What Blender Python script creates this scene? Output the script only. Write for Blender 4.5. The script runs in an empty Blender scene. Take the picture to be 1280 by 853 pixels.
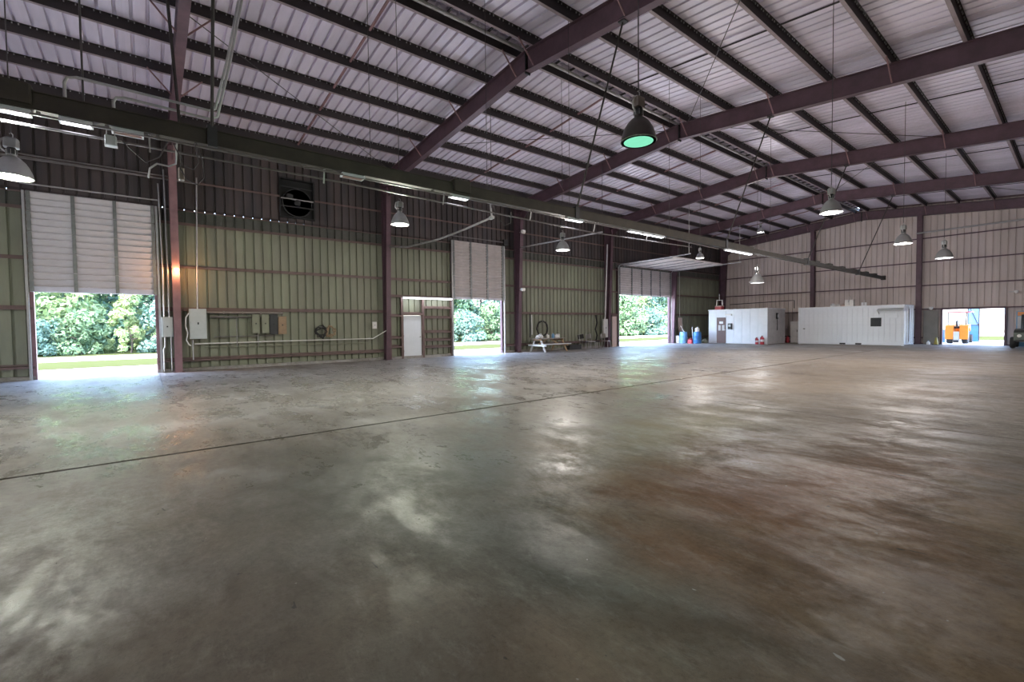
import bpy, math, random
from mathutils import Vector, Matrix
random.seed(7)
sc = bpy.context.scene
col = sc.collection
R = math.radians

# ------------------------------------------------------------------ camera
cam_d = bpy.data.cameras.new('camera'); cam = bpy.data.objects.new('camera', cam_d); col.objects.link(cam)
cam_d.sensor_width = 36.0; cam_d.lens = 570.83 / 1280 * 36.0
cam_d.clip_start = 0.05; cam_d.clip_end = 600
YAW, PITCH, ROLL, HC = R(51.422), R(1.925), R(-0.639), 1.483
_f = Vector((math.cos(YAW), math.sin(YAW), 0)); _r = Vector((math.sin(YAW), -math.cos(YAW), 0)); _u = Vector((0, 0, 1))
_f2 = _f * math.cos(PITCH) - _u * math.sin(PITCH); _u2 = _u * math.cos(PITCH) + _f * math.sin(PITCH)
_r3 = _r * math.cos(ROLL) + _u2 * math.sin(ROLL); _u3 = _u2 * math.cos(ROLL) - _r * math.sin(ROLL)
m = Matrix((( _r3.x, _u3.x, -_f2.x, 0), (_r3.y, _u3.y, -_f2.y, 0), (_r3.z, _u3.z, -_f2.z, HC), (0, 0, 0, 1)))
cam.matrix_world = m
sc.camera = cam

# ------------------------------------------------------------------ world, sun, exposure
w = bpy.data.worlds.new('sky'); sc.world = w; w.use_nodes = True
nt = w.node_tree; bg = nt.nodes['Background']
sky = nt.nodes.new('ShaderNodeTexSky'); sky.sky_type = 'NISHITA'; sky.sun_disc = False
sky.sun_elevation = R(58); sky.sun_rotation = R(250); sky.air_density = 1.0; sky.dust_density = 2.0
nt.links.new(sky.outputs[0], bg.inputs[0]); bg.inputs[1].default_value = 0.21
sun_d = bpy.data.lights.new('sun', 'SUN'); sun_d.energy = .7; sun_d.angle = R(0.6); sun_d.color = (1, .96, .88)
sun = bpy.data.objects.new('sun', sun_d); col.objects.link(sun)
sun.rotation_euler = Vector((0.52, 0.12, -0.84)).to_track_quat('-Z', 'Y').to_euler()   # high, from behind the camera
vs = sc.view_settings
vs.view_transform = 'Standard'; vs.look = 'None'; vs.gamma = 1.0; vs.use_curve_mapping = False
vs.exposure = 4.4
sc.cycles.use_denoising = True
sc.cycles.max_bounces = 16; sc.cycles.diffuse_bounces = 10; sc.cycles.glossy_bounces = 4
sc.cycles.sample_clamp_indirect = 4.0
sc.cycles.caustics_reflective = False; sc.cycles.caustics_refractive = False

# ------------------------------------------------------------------ main dimensions
B, T0 = 7.62, 0.817
YL, YR_, RID = 19.75, -1.6, 9.75       # inner girt face of left wall, right wall, ridge
XF, XB = T0 + 5 * B, T0 - 2 * B        # far and back wall
def XK(k): return T0 + B * k
def zraf(y): return 9.06 - 0.09 * abs(y - RID)      # top of rafter
SH = 0.24                                            # purlin depth
YS = YL + 0.20                                       # plane of the wall sheets

# ------------------------------------------------------------------ materials
def new_mat(name):
    mt = bpy.data.materials.new(name); mt.use_nodes = True
    return mt, mt.node_tree, mt.node_tree.nodes['Principled BSDF']
def mat(name, c, rough=.6, metal=0.0, var=.25, scale=3.0, c2=None, bump=0.0, bscale=40, stretch=(1, 1, 1), rnd=0.0, spec=.5):
    """procedural colour: a noise mixes the colour with a darker / second one"""
    mt, t, p = new_mat(name); N = t.nodes; L = t.links
    tc = N.new('ShaderNodeTexCoord'); mp = N.new('ShaderNodeMapping'); mp.inputs['Scale'].default_value = stretch
    L.new(tc.outputs['Object'], mp.inputs[0])
    nz = N.new('ShaderNodeTexNoise'); nz.inputs['Scale'].default_value = scale; nz.inputs['Detail'].default_value = 6; nz.inputs['Roughness'].default_value = .65
    L.new(mp.outputs[0], nz.inputs['Vector'])
    cr = N.new('ShaderNodeValToRGB'); L.new(nz.outputs['Fac'], cr.inputs[0])
    c2 = c2 or tuple(x * (1 - var) for x in c)
    cr.color_ramp.elements[0].position = .35; cr.color_ramp.elements[1].position = .68
    cr.color_ramp.elements[0].color = (*c2, 1); cr.color_ramp.elements[1].color = (*c, 1)
    out = cr.outputs[0]
    if rnd > 0:
        oi = N.new('ShaderNodeObjectInfo'); mr = N.new('ShaderNodeMapRange')
        mr.inputs['To Min'].default_value = 1 - rnd; mr.inputs['To Max'].default_value = 1 + rnd
        L.new(oi.outputs['Random'], mr.inputs['Value'])
        hs = N.new('ShaderNodeHueSaturation'); L.new(mr.outputs[0], hs.inputs['Value']); L.new(out, hs.inputs['Color']); out = hs.outputs[0]
    L.new(out, p.inputs['Base Color'])
    p.inputs['Roughness'].default_value = rough; p.inputs['Metallic'].default_value = metal
    p.inputs['Specular IOR Level'].default_value = spec
    if bump > 0:
        n2 = N.new('ShaderNodeTexNoise'); n2.inputs['Scale'].default_value = bscale; L.new(mp.outputs[0], n2.inputs['Vector'])
        b = N.new('ShaderNodeBump'); b.inputs['Strength'].default_value = bump; b.inputs['Distance'].default_value = .02
        L.new(n2.outputs['Fac'], b.inputs['Height']); L.new(b.outputs[0], p.inputs['Normal'])
    return mt
def emit(name, c, s):
    mt, t, p = new_mat(name)
    p.inputs['Base Color'].default_value = (0, 0, 0, 1); p.inputs['Specular IOR Level'].default_value = 0; p.inputs['Roughness'].default_value = .6
    nz = t.nodes.new('ShaderNodeTexNoise'); nz.inputs['Scale'].default_value = 6
    mr = t.nodes.new('ShaderNodeMapRange'); mr.inputs['To Min'].default_value = s * .85; mr.inputs['To Max'].default_value = s * 1.15
    t.links.new(nz.outputs['Fac'], mr.inputs['Value']); t.links.new(mr.outputs[0], p.inputs['Emission Strength'])
    p.inputs['Emission Color'].default_value = (*c, 1)
    return mt

M = {}
M['roof'] = mat('galvanised_roof_sheet', (.80, .725, .85), .45, .1, .2, 1.2, stretch=(1, .15, 1), rnd=.06)
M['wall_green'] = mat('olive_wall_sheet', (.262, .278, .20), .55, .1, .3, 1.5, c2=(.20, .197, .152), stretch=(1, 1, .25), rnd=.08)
M['wall_shaded'] = mat('shaded_olive_wall_sheet', (.095, .095, .082), .55, .1, .3, 1.5, rnd=.1)  # olive sheet with the shade above the girt put into its colour
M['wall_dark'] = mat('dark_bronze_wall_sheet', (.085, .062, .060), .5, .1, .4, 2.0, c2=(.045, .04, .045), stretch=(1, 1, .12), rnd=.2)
M['wall_far'] = mat('tan_wall_sheet', (.64, .545, .52), .55, .05, .3, 1.2, c2=(.52, .44, .40), stretch=(1, 1, .2), rnd=.06)
M['wall_other'] = mat('grey_wall_sheet', (.30, .28, .25), .6, .1, .25, 1.2, rnd=.06)
M['steel'] = mat('red_oxide_steel', (.125, .068, .088), .5, .2, .35, 2.5, c2=(.082, .047, .06))
M['steel_pink'] = mat('faded_red_oxide_steel', (.30, .165, .175), .55, .1, .3, 2.5)
M['purlin'] = mat('shaded_purlin_steel', (.038, .029, .033), .6, .1, .3, 2.0)  # darkened so the colour carries the shade on the webs
M['flange'] = mat('lit_purlin_flange', (.36, .28, .30), .6, .1, .25, 2.0)  # same steel as the web, light from below painted into the colour
M['girt'] = mat('girt_steel', (.19, .125, .115), .5, .2, .3, 2.0)
M['beam'] = mat('old_olive_beam', (.052, .042, .031), .7, .1, .4, 3.0, c2=(.032, .026, .021))
M['rod'] = mat('dark_iron_rod', (.045, .038, .036), .5, .4, .3, 4)
M['cable'] = mat('dark_cable', (.08, .07, .075), .6, .2, .3, 4)
M['galv'] = mat('galvanised_conduit', (.48, .47, .48), .4, .5, .2, 6)
M['conduit'] = mat('grey_conduit', (.22, .20, .20), .45, .4, .25, 6)
M['door_sheet'] = mat('white_door_sheet', (.66, .63, .66), .45, .1, .14, 2.5, stretch=(1, 1, 4))
M['door_pink'] = mat('aged_white_door_sheet', (.60, .54, .53), .5, .1, .2, 2.5)
M['stile'] = mat('grey_green_door_stile', (.24, .25, .25), .45, .4, .25, 5)
M['white'] = mat('white_paint', (.74, .77, .82), .45, 0, .08, 2.0)
M['white_dirty'] = mat('dirty_white_paint', (.62, .60, .60), .55, 0, .2, 3.0)
M['grey_panel'] = mat('grey_enamel', (.50, .53, .53), .4, .1, .1, 4)
M['dark'] = mat('black_metal', (.018, .018, .02), .5, .3, .3, 4)
M['charcoal'] = mat('charcoal_metal', (.05, .05, .055), .5, .3, .3, 4)
M['alu'] = mat('spun_aluminium', (.10, .09, .085), .35, .6, .25, 5)
M['alu_light'] = mat('bright_aluminium', (.42, .43, .43), .3, .5, .15, 5)
M['ballast'] = mat('ballast_housing', (.26, .22, .19), .5, .3, .2, 6)
M['wood'] = mat('weathered_wood', (.42, .29, .18), .7, 0, .35, 6, stretch=(1, 8, 8))
M['wood_grey'] = mat('grey_wood', (.34, .30, .28), .75, 0, .35, 6, stretch=(1, 8, 8))
M['brown_door'] = mat('brown_painted_door', (.16, .10, .095), .55, 0, .2, 5)
M['blue'] = mat('blue_plastic', (.05, .20, .52), .4, 0, .2, 4)
M['blue_pale'] = mat('pale_blue_plastic', (.16, .36, .60), .4, 0, .2, 4)
M['red'] = mat('red_enamel', (.50, .05, .07), .4, 0, .2, 4)
M['pink'] = mat('pinkish_board', (.62, .47, .42), .6, 0, .15, 4)
M['orange'] = mat('orange_paint', (.85, .27, .03), .4, 0, .15, 4)
M['rubber'] = mat('black_rubber', (.02, .02, .022), .8, 0, .3, 8)
M['glass_dark'] = mat('dark_window_glass', (.05, .055, .06), .12, 0, .2, 3)
M['green_dark'] = mat('dark_green_paint', (.05, .07, .06), .35, .1, .2, 4)
M['plastic_white'] = mat('white_plastic', (.80, .78, .76), .45, 0, .1, 5)
M['yellow'] = mat('dull_yellow_plastic', (.45, .38, .08), .5, 0, .2, 4)
M['paper'] = mat('white_paper', (.82, .82, .84), .7, 0, .08, 8)
M['bark'] = mat('tree_bark', (.10, .075, .055), .9, 0, .4, 6)
M['closure'] = mat('rusty_closure', (.05, .035, .035), .8, 0, .4, 6)
M['siding'] = mat('cream_siding', (.34, .335, .30), .6, 0, .08, 2)
M['tube'] = emit('lit_fluorescent_tube', (.88, .92, 1.0), .6)
M['tube_dim'] = emit('weak_fluorescent_tube', (1.0, .97, 1.0), .35)
M['tube_off'] = mat('unlit_pink_diffuser', (.62, .45, .42), .5, 0, .1, 4)
M['lens_green'] = emit('green_mercury_lens', (.24, .80, .52), .052)
M['lens_yellow'] = emit('yellow_green_lamp_lens', (.93, 1.0, .62), 1.2)
M['lens_white'] = emit('white_lamp_lens', (1.0, .95, .86), 1.0)
M['lens_soft'] = emit('soft_white_lamp_lens', (.93, .93, 1.0), .12)
M['lens_orange'] = emit('orange_sodium_lens', (1.0, .42, .14), 4.0)

def leaf_mat(name, c, c2):
    mt, t, p = new_mat(name); N = t.nodes; L = t.links
    g = N.new('ShaderNodeTexCoord'); nz = N.new('ShaderNodeTexNoise'); nz.inputs['Scale'].default_value = 1.1; nz.inputs['Detail'].default_value = 5
    L.new(g.outputs['Object'], nz.inputs['Vector'])
    cr = N.new('ShaderNodeValToRGB'); cr.color_ramp.elements[0].position = .36; cr.color_ramp.elements[1].position = .62
    cr.color_ramp.elements[0].color = (*c2, 1); cr.color_ramp.elements[1].color = (*c, 1)
    L.new(nz.outputs['Fac'], cr.inputs[0]); L.new(cr.outputs[0], p.inputs['Base Color'])
    p.inputs['Roughness'].default_value = .6
    tr = N.new('ShaderNodeBsdfTranslucent'); L.new(cr.outputs[0], tr.inputs[0])
    mx = N.new('ShaderNodeMixShader'); mx.inputs[0].default_value = .35
    L.new(p.outputs[0], mx.inputs[1]); L.new(tr.outputs[0], mx.inputs[2]); L.new(mx.outputs[0], N['Material Output'].inputs[0])
    return mt
M['leaf_a'] = leaf_mat('yellow_green_leaves', (.30, .38, .16), (.19, .27, .12))
M['leaf_b'] = leaf_mat('mid_green_leaves', (.20, .30, .15), (.12, .21, .115))
M['leaf_c'] = leaf_mat('blue_green_leaves', (.15, .25, .19), (.09, .175, .145))
M['grass'] = mat('short_grass', (.040, .052, .019), 1, 0, .3, 2.0, c2=(.046, .052, .026), spec=0)

def concrete():
    mt, t, p = new_mat('stained_concrete'); N = t.nodes; L = t.links
    tc = N.new('ShaderNodeTexCoord'); P = tc.outputs['Object']
    def noise(scale, det=6, rough=.6, stretch=None, off=0, dist=0):
        mp = N.new('ShaderNodeMapping'); mp.inputs['Location'].default_value = (off, off * .7, 0)
        if stretch: mp.inputs['Scale'].default_value = stretch
        L.new(P, mp.inputs[0]); n = N.new('ShaderNodeTexNoise'); n.inputs['Scale'].default_value = scale
        n.inputs['Detail'].default_value = det; n.inputs['Roughness'].default_value = rough; n.inputs['Distortion'].default_value = dist
        L.new(mp.outputs[0], n.inputs['Vector']); return n.outputs['Fac']
    def ramp(v, a, b, ca=(0, 0, 0), cb=(1, 1, 1)):
        r = N.new('ShaderNodeValToRGB'); r.color_ramp.elements[0].position = a; r.color_ramp.elements[1].position = b
        r.color_ramp.elements[0].color = (*ca, 1); r.color_ramp.elements[1].color = (*cb, 1); L.new(v, r.inputs[0]); return r.outputs[0]
    def mix(f, a, b, mode='MIX'):
        m = N.new('ShaderNodeMix'); m.data_type = 'RGBA'; m.blend_type = mode
        for s, v in ((0, f), (6, a), (7, b)):
            if isinstance(v, (int, float)): m.inputs[s].default_value = v
            elif isinstance(v, tuple): m.inputs[s].default_value = (*v, 1)
            else: L.new(v, m.inputs[s])
        return m.outputs[2]
    def mul(a, b, op='MULTIPLY'):
        m = N.new('ShaderNodeMath'); m.operation = op
        for i, v in enumerate((a, b)):
            if isinstance(v, (int, float)): m.inputs[i].default_value = v
            else: L.new(v, m.inputs[i])
        return m.outputs[0]
    def blob(x, y, r, soft, sx=1, sy=1):
        # soft irregular stain or painted daylight around a spot of the floor
        mp = N.new('ShaderNodeMapping'); mp.vector_type = 'TEXTURE'; mp.inputs['Location'].default_value = (x, y, 0); mp.inputs['Scale'].default_value = (r * sx, r * sy, 1)
        L.new(P, mp.inputs[0])
        nn = N.new('ShaderNodeTexNoise'); nn.inputs['Scale'].default_value = .9; nn.inputs['Detail'].default_value = 5; L.new(P, nn.inputs['Vector'])
        ad = N.new('ShaderNodeVectorMath'); ad.operation = 'MULTIPLY_ADD'; L.new(nn.outputs['Color'], ad.inputs[0]); ad.inputs[1].default_value = (1.3, 1.3, 0)
        sh = N.new('ShaderNodeVectorMath'); sh.operation = 'SUBTRACT'; L.new(mp.outputs[0], sh.inputs[0]); sh.inputs[1].default_value = (.65, .65, 0)
        L.new(sh.outputs[0], ad.inputs[2])
        ln = N.new('ShaderNodeVectorMath'); ln.operation = 'LENGTH'; L.new(ad.outputs[0], ln.inputs[0])
        mr = N.new('ShaderNodeMapRange'); mr.interpolation_type = 'SMOOTHSTEP'
        mr.inputs['From Min'].default_value = 1 - soft; mr.inputs['From Max'].default_value = 1 + soft * .5; mr.inputs['To Min'].default_value = 1; mr.inputs['To Max'].default_value = 0
        L.new(ln.outputs['Value'], mr.inputs['Value']); return mr.outputs[0]
    old = blob(8, 14.5, 8.5, .35, 3.6, .95)          # base lightened along the roll-up doors, daylight on the floor put into colour
    base = mix(ramp(noise(.35, 7, .62), .35, .66), (.165, .140, .118), (.27, .238, .208))
    base = mix(mul(old, .75), base, mix(ramp(noise(.5, 7, .65, None, 31), .38, .64), (.36, .35, .345), (.56, .55, .555)))  # old is the mask of the daylight painted along the roll-up doors
    base = mix(mul(ramp(noise(1.3, 9, .72, (1, .5, 1), 3), .42, .66), .6), base, (.165, .140, .120))
    base = mix(mul(ramp(noise(9, 8, .8), .42, .68), .55), base, (.42, .38, .345))
    base = mix(mul(ramp(noise(3.4, 9, .8, (1, .5, 1), 17), .50, .64), .5), base, (.13, .112, .098))
    # trafficked, oil and rust stained area on the near right half of the floor
    base = mix(mul(blob(3.4, .4, 3.4, .9, 1.4, 1.1), .90), base, mix(ramp(noise(1.6, 8, .7, None, 41), .4, .62), (.105, .060, .030), (.21, .130, .072)))
    base = mix(mul(blob(4.9, 1.7, 1.6, .9, 1.5, .75), .80), base, (.170, .052, .016))
    base = mix(mul(blob(7.4, 2.2, 2.2, .9, 1.5, .5), .75), base, (.105, .062, .032))
    base = mix(mul(blob(6.6, 3.6, 1.3, .9, 1.6, .55), .65), base, (.38, .32, .23))
    base = mix(mul(blob(1.9, 2.0, .9, .9, .7, 1.5), .85), base, (.070, .068, .058))
    base = mix(mul(blob(1.25, 1.35, .7, .9, 1.0, .8), .75), base, (.22, .155, .108))
    base = mix(mul(blob(1.8, 4.0, 1.6, .9, 1.0, 1.2), .60), base, (.105, .115, .098))
    base = mix(mul(blob(0, 2.4, 1.5, .9), .65), base, (.115, .088, .070))
    base = mix(mul(blob(.7, 1.6, .6, .9), .6), base, (.085, .068, .055))
    base = mix(mul(blob(27, 6, 9, .8, 1.6, .9), .6), base, (.44, .38, .32))  # far floor paler, daylight at that end painted into the base
    base = mix(mul(blob(14, 5.2, 4.5, .9, 1.6, .8), .60), base, (.30, .23, .16))
    # trowel mottling, worn grit and pale laitance
    base = mix(mul(ramp(noise(2.6, 12, .82, (1, .45, 1), 53, .4), .46, .60), .42), base, mix(1.0, base, (.52, .50, .49), 'MULTIPLY'))
    base = mix(mul(ramp(noise(5.2, 12, .85, (1, .4, 1), 61, .3), .52, .66), .40), base, mix(.35, base, (.52, .49, .46)))
    base = mix(mul(ramp(noise(26, 8, .85), .50, .62), .35), base, mix(1.0, base, (.45, .43, .42), 'MULTIPLY'))
    # small dark scuffs and pale paint flecks
    base = mix(mul(ramp(noise(11, 3, .55, (1, .4, 1), 11, .5), .715, .735), .75), base, (.045, .04, .038))
    base = mix(mul(ramp(noise(13, 2, .5, (1, .6, 1), 23), .755, .775), .5), base, (.50, .48, .47))
    L.new(base, p.inputs['Base Color'])
    wear = ramp(noise(1.5, 10, .76, (1, .5, 1), 5, .6), .45, .57)
    fine = ramp(noise(8, 8, .82, (1, .45, 1), 9), .40, .60)
    seal = blob(2, 11.5, 9.0, .6, 3.0, .95)          # remains of a glossy sealer on the door side
    rough = mul(mul(wear, .6), mul(fine, .4), 'ADD')
    rr = N.new('ShaderNodeMapRange'); rr.inputs['To Min'].default_value = .14; rr.inputs['To Max'].default_value = .58
    L.new(rough, rr.inputs['Value'])
    r2 = N.new('ShaderNodeMapRange'); r2.inputs['To Min'].default_value = .42; r2.inputs['To Max'].default_value = .80
    L.new(rough, r2.inputs['Value'])
    mx = N.new('ShaderNodeMix'); L.new(seal, mx.inputs[0]); L.new(r2.outputs[0], mx.inputs[2]); L.new(rr.outputs[0], mx.inputs[3])
    L.new(mx.outputs[0], p.inputs['Roughness'])
    sp = N.new('ShaderNodeMapRange'); sp.inputs['To Min'].default_value = .14; sp.inputs['To Max'].default_value = .55
    L.new(seal, sp.inputs['Value']); L.new(sp.outputs[0], p.inputs['Specular IOR Level'])
    b = N.new('ShaderNodeBump'); b.inputs['Strength'].default_value = .35; b.inputs['Distance'].default_value = .006
    L.new(mul(noise(2.2, 8, .6), noise(24, 6, .75), 'ADD'), b.inputs['Height']); L.new(b.outputs[0], p.inputs['Normal'])
    return mt
M['concrete'] = concrete()
M['joint'] = mat('dirty_joint_fill', (.035, .032, .028), .9, 0, .3, 6)
M['gravel'] = mat('pale_gravel', (.80, .78, .75), .95, 0, .3, 5.0, c2=(.66, .65, .58), bump=.6, bscale=30)
M['road'] = mat('pale_road', (.74, .72, .70), .9, 0, .15, 2.0)

# ------------------------------------------------------------------ mesh helpers
class MB:
    def __init__(s): s.v = []; s.f = []
    def add(s, vs, fs):
        o = len(s.v); s.v += [tuple(x) for x in vs]; s.f += [tuple(i + o for i in f) for f in fs]; return s
    def box(s, x0, x1, y0, y1, z0, z1):
        return s.add([(x0, y0, z0), (x1, y0, z0), (x1, y1, z0), (x0, y1, z0), (x0, y0, z1), (x1, y0, z1), (x1, y1, z1), (x0, y1, z1)],
                     [(0, 3, 2, 1), (4, 5, 6, 7), (0, 1, 5, 4), (1, 2, 6, 5), (2, 3, 7, 6), (3, 0, 4, 7)])
    def cbox(s, x, y, z, sx, sy, sz): return s.box(x - sx / 2, x + sx / 2, y - sy / 2, y + sy / 2, z - sz / 2, z + sz / 2)
    def bbox(s, x0, x1, y0, y1, z0, z1, c=.02):
        """box with chamfered upright and top edges"""
        vs = []
        for z, i in ((z0, 0), (z1 - c, 0), (z1, c)):
            for (px, py) in ((x0 + c + i, y0 + i), (x1 - c - i, y0 + i), (x1 - i, y0 + c + i), (x1 - i, y1 - c - i), (x1 - c - i, y1 - i), (x0 + c + i, y1 - i), (x0 + i, y1 - c - i), (x0 + i, y0 + c + i)):
                vs.append((px, py, z))
        fs = [tuple(range(7, -1, -1)), tuple(range(16, 24))]
        for l in (0, 8):
            for i in range(8): fs.append((l + i, l + (i + 1) % 8, l + 8 + (i + 1) % 8, l + 8 + i))
        return s.add(vs, fs)
    def bar(s, a, b, w, h, up=(0, 0, 1)):
        """rectangular bar from a to b"""
        a = Vector(a); b = Vector(b); d = (b - a).normalized(); u = Vector(up)
        if abs(d.dot(u)) > .98: u = Vector((1, 0, 0))
        sd = d.cross(u).normalized(); u = sd.cross(d).normalized()
        vs = []
        for p in (a, b):
            for i, j in ((-1, -1), (1, -1), (1, 1), (-1, 1)): vs.append(p + sd * (w / 2 * i) + u * (h / 2 * j))
        return s.add(vs, [(0, 1, 2, 3), (7, 6, 5, 4), (0, 4, 5, 1), (1, 5, 6, 2), (2, 6, 7, 3), (3, 7, 4, 0)])
    def tube(s, pts, r, n=6, closed=False):
        pts = [Vector(p) for p in pts]; o = len(s.v); N = len(pts); prev = None
        for i, p in enumerate(pts):
            if closed: d = pts[(i + 1) % N] - pts[i - 1]
            else: d = pts[min(i + 1, N - 1)] - pts[max(i - 1, 0)]
            d.normalize()
            if prev is None:
                a = Vector((0, 0, 1)) if abs(d.z) < .9 else Vector((1, 0, 0)); u = d.cross(a).normalized()
            else:
                u = (prev - d * prev.dot(d)).normalized()
            prev = u; v = d.cross(u)
            rr = r[i] if isinstance(r, (list, tuple)) else r
            for k in range(n):
                t = 2 * math.pi * k / n; s.v.append(tuple(p + u * (rr * math.cos(t)) + v * (rr * math.sin(t))))
        for i in range(N if closed else N - 1):
            j = (i + 1) % N
            for k in range(n): s.f.append((o + i * n + k, o + i * n + (k + 1) % n, o + j * n + (k + 1) % n, o + j * n + k))
        if not closed:
            s.f.append(tuple(o + k for k in range(n - 1, -1, -1))); s.f.append(tuple(o + (N - 1) * n + k for k in range(n)))
        return s
    def lathe(s, prof, n=20, c=(0, 0, 0), axis='z'):
        o = len(s.v)
        for (r, z) in prof:
            for k in range(n):
                t = 2 * math.pi * k / n; a, b_ = r * math.cos(t), r * math.sin(t)
                q = (a, b_, z) if axis == 'z' else ((z, a, b_) if axis == 'x' else (a, z, b_))
                s.v.append((c[0] + q[0], c[1] + q[1], c[2] + q[2]))
        for i in range(len(prof) - 1):
            for k in range(n): s.f.append((o + i * n + k, o + i * n + (k + 1) % n, o + (i + 1) * n + (k + 1) % n, o + (i + 1) * n + k))
        if prof[0][0] > 1e-5: s.f.append(tuple(o + k for k in range(n - 1, -1, -1)))
        if prof[-1][0] > 1e-5: s.f.append(tuple(o + (len(prof) - 1) * n + k for k in range(n)))
        return s
    def prism(s, poly, ext, axis):
        """poly of 2D points pushed along axis between ext[0] and ext[1]"""
        def P(a, b_, e): return {'x': (e, a, b_), 'y': (a, e, b_), 'z': (a, b_, e)}[axis]
        n = len(poly); vs = [P(a, b_, ext[0]) for a, b_ in poly] + [P(a, b_, ext[1]) for a, b_ in poly]
        return s.add(vs, [tuple(range(n)), tuple(range(2 * n - 1, n - 1, -1))] + [(i, i + n, (i + 1) % n + n, (i + 1) % n) for i in range(n)])
    def mesh(s, name, material, smooth=False):
        me = bpy.data.meshes.new(name); me.from_pydata(s.v, [], s.f); me.materials.append(material)
        if smooth:
            me.polygons.foreach_set('use_smooth', [True] * len(me.polygons))
            me.set_sharp_from_angle(angle=R(40))
        me.update(); return me
    def build(s, name, material, parent=None, smooth=False, loc=None, fix=True):
        me = s.mesh(name, M[material] if isinstance(material, str) else material, smooth)
        return link(name, me, parent, loc)
def link(name, data, parent=None, loc=None, rz=None):
    o = bpy.data.objects.new(name, data); col.objects.link(o)
    if parent: o.parent = parent
    if loc is not None: o.location = loc
    if rz is not None: o.rotation_euler = (0, 0, rz)
    return o
def tag(o, label, cat, group=None, kind=None):
    o['label'] = label; o['category'] = cat
    if group: o['group'] = group
    if kind: o['kind'] = kind
    return o
def thing(name, label, cat, loc=(0, 0, 0), rz=0.0, group=None, kind=None):
    o = bpy.data.objects.new(name, None); o.empty_display_size = .2; col.objects.link(o)
    o.location = loc; o.rotation_euler = (0, 0, rz)
    return tag(o, label, cat, group, kind)
def copy_tree(o, parent=None):
    c = o.copy(); col.objects.link(c)
    if parent: c.parent = parent
    for ch in list(o.children): copy_tree(ch, c)
    return c

RIB, RD = .305, .045
def sheet(a, b, phase, fn, RD=.06):
    """ribbed sheet between a and b across the ribs; fn(s, depth, end) -> point; ribs stand outward"""
    st = [(a, 0)]
    n0 = math.ceil((a - phase) / RIB) - 1; n1 = math.floor((b - phase) / RIB) + 1
    for n in range(n0, n1 + 1):
        c = phase + n * RIB
        for off, d in ((-.036, 0), (-.025, RD), (.025, RD), (.036, 0)):
            if a + .001 < c + off < b - .001: st.append((c + off, d))
    st.append((b, 0)); st.sort()
    mb = MB(); n = len(st)
    for s_, d in st: mb.v.append(fn(s_, d, 0)); mb.v.append(fn(s_, d, 1))
    for i in range(n - 1): mb.f.append((2 * i, 2 * i + 2, 2 * i + 3, 2 * i + 1))
    return mb
def splits(a, b, org, step=.914):
    xs = [a]; n = math.ceil((a - org) / step + 1e-4)
    while org + n * step < b - .05:
        if org + n * step - xs[-1] > .05: xs.append(org + n * step)
        n += 1
    xs.append(b); return list(zip(xs[:-1], xs[1:]))
def isec(mb, a, b, depth, wid, tf=.014, tw=.01, up=(0, 0, 1)):
    """I section from a to b, a and b on its centre line"""
    a = Vector(a); b = Vector(b); d = (b - a).normalized(); u = Vector(up); u = (u - d * u.dot(d)).normalized()
    mb.bar(a + u * (depth / 2 - tf / 2), b + u * (depth / 2 - tf / 2), wid, tf, up)
    mb.bar(a - u * (depth / 2 - tf / 2), b - u * (depth / 2 - tf / 2), wid, tf, up)
    mb.bar(a, b, tw, depth - 2 * tf, up); return mb

# ================================================================== SETTING
# ------------------------------------------------------------------ floor: slabs with recessed joints
floor = MB().box(XB - .2, XF + .2, YR_ - .2, YS + .05, -.30, -.035).build('floor', 'joint')
tag(floor, 'broad stained grey concrete warehouse floor with dark joints', 'floor', kind='structure')
JY = 6.74
def slab(x0, x1, y0, y1):
    g = .005 if y0 > 0 else .011; MB().box(x0 + g, x1 - g, y0, y1, -.2, 0).build('slab', 'concrete', floor)
upper = [4.06, 11.7, 19.3, 26.9, 34.5, XF + .2]
lower = [XB - .2, -6.8, 8.42, 23.7, XF + .2]
for a, b in zip(upper[:-1], upper[1:]): slab(a, b, JY + .034, YS + .05)
slab(XB - .2, -7.3, JY + .034, YS + .05)
for a, b in ((-7.3, .28), (.28, 4.06)): slab(a, b, 13.803, YS + .05)
slab(-7.3, 4.06, JY + .034, 13.80)
for a, b in zip(lower[:-1], lower[1:]): slab(a, b, YR_ - .2, JY - .034)

# ------------------------------------------------------------------ ground outside
grd = MB().box(-160, 200, YS + .05, 24.9, -.25, -.03).box(XF + .2, 200, -120, YS + .05, -.25, -.03)\
    .box(-160, XB - .2, -120, YS + .05, -.25, -.03).box(XB - .2, XF + .2, -120, YR_ - .2, -.25, -.03).build('gravel_yard', 'gravel')
tag(grd, 'pale gravel yard around the building outside the open doors', 'gravel', kind='structure')
gs = MB().box(-160, 200, 24.9, 30.6, -.25, -.01).build('grass_verge', 'grass')
tag(gs, 'strip of mown green grass between gravel yard and road', 'grass', kind='structure')
rd = MB().box(-160, 200, 30.6, 35.9, -.25, -.02).build('road', 'road')
tag(rd, 'pale road running past in front of the trees', 'road', kind='structure')
bk = MB().box(-160, 200, 35.9, 150, -.25, 0).build('woodland_floor', 'grass')
tag(bk, 'grassy ground under the trees beyond the road', 'grass', kind='structure')

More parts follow.
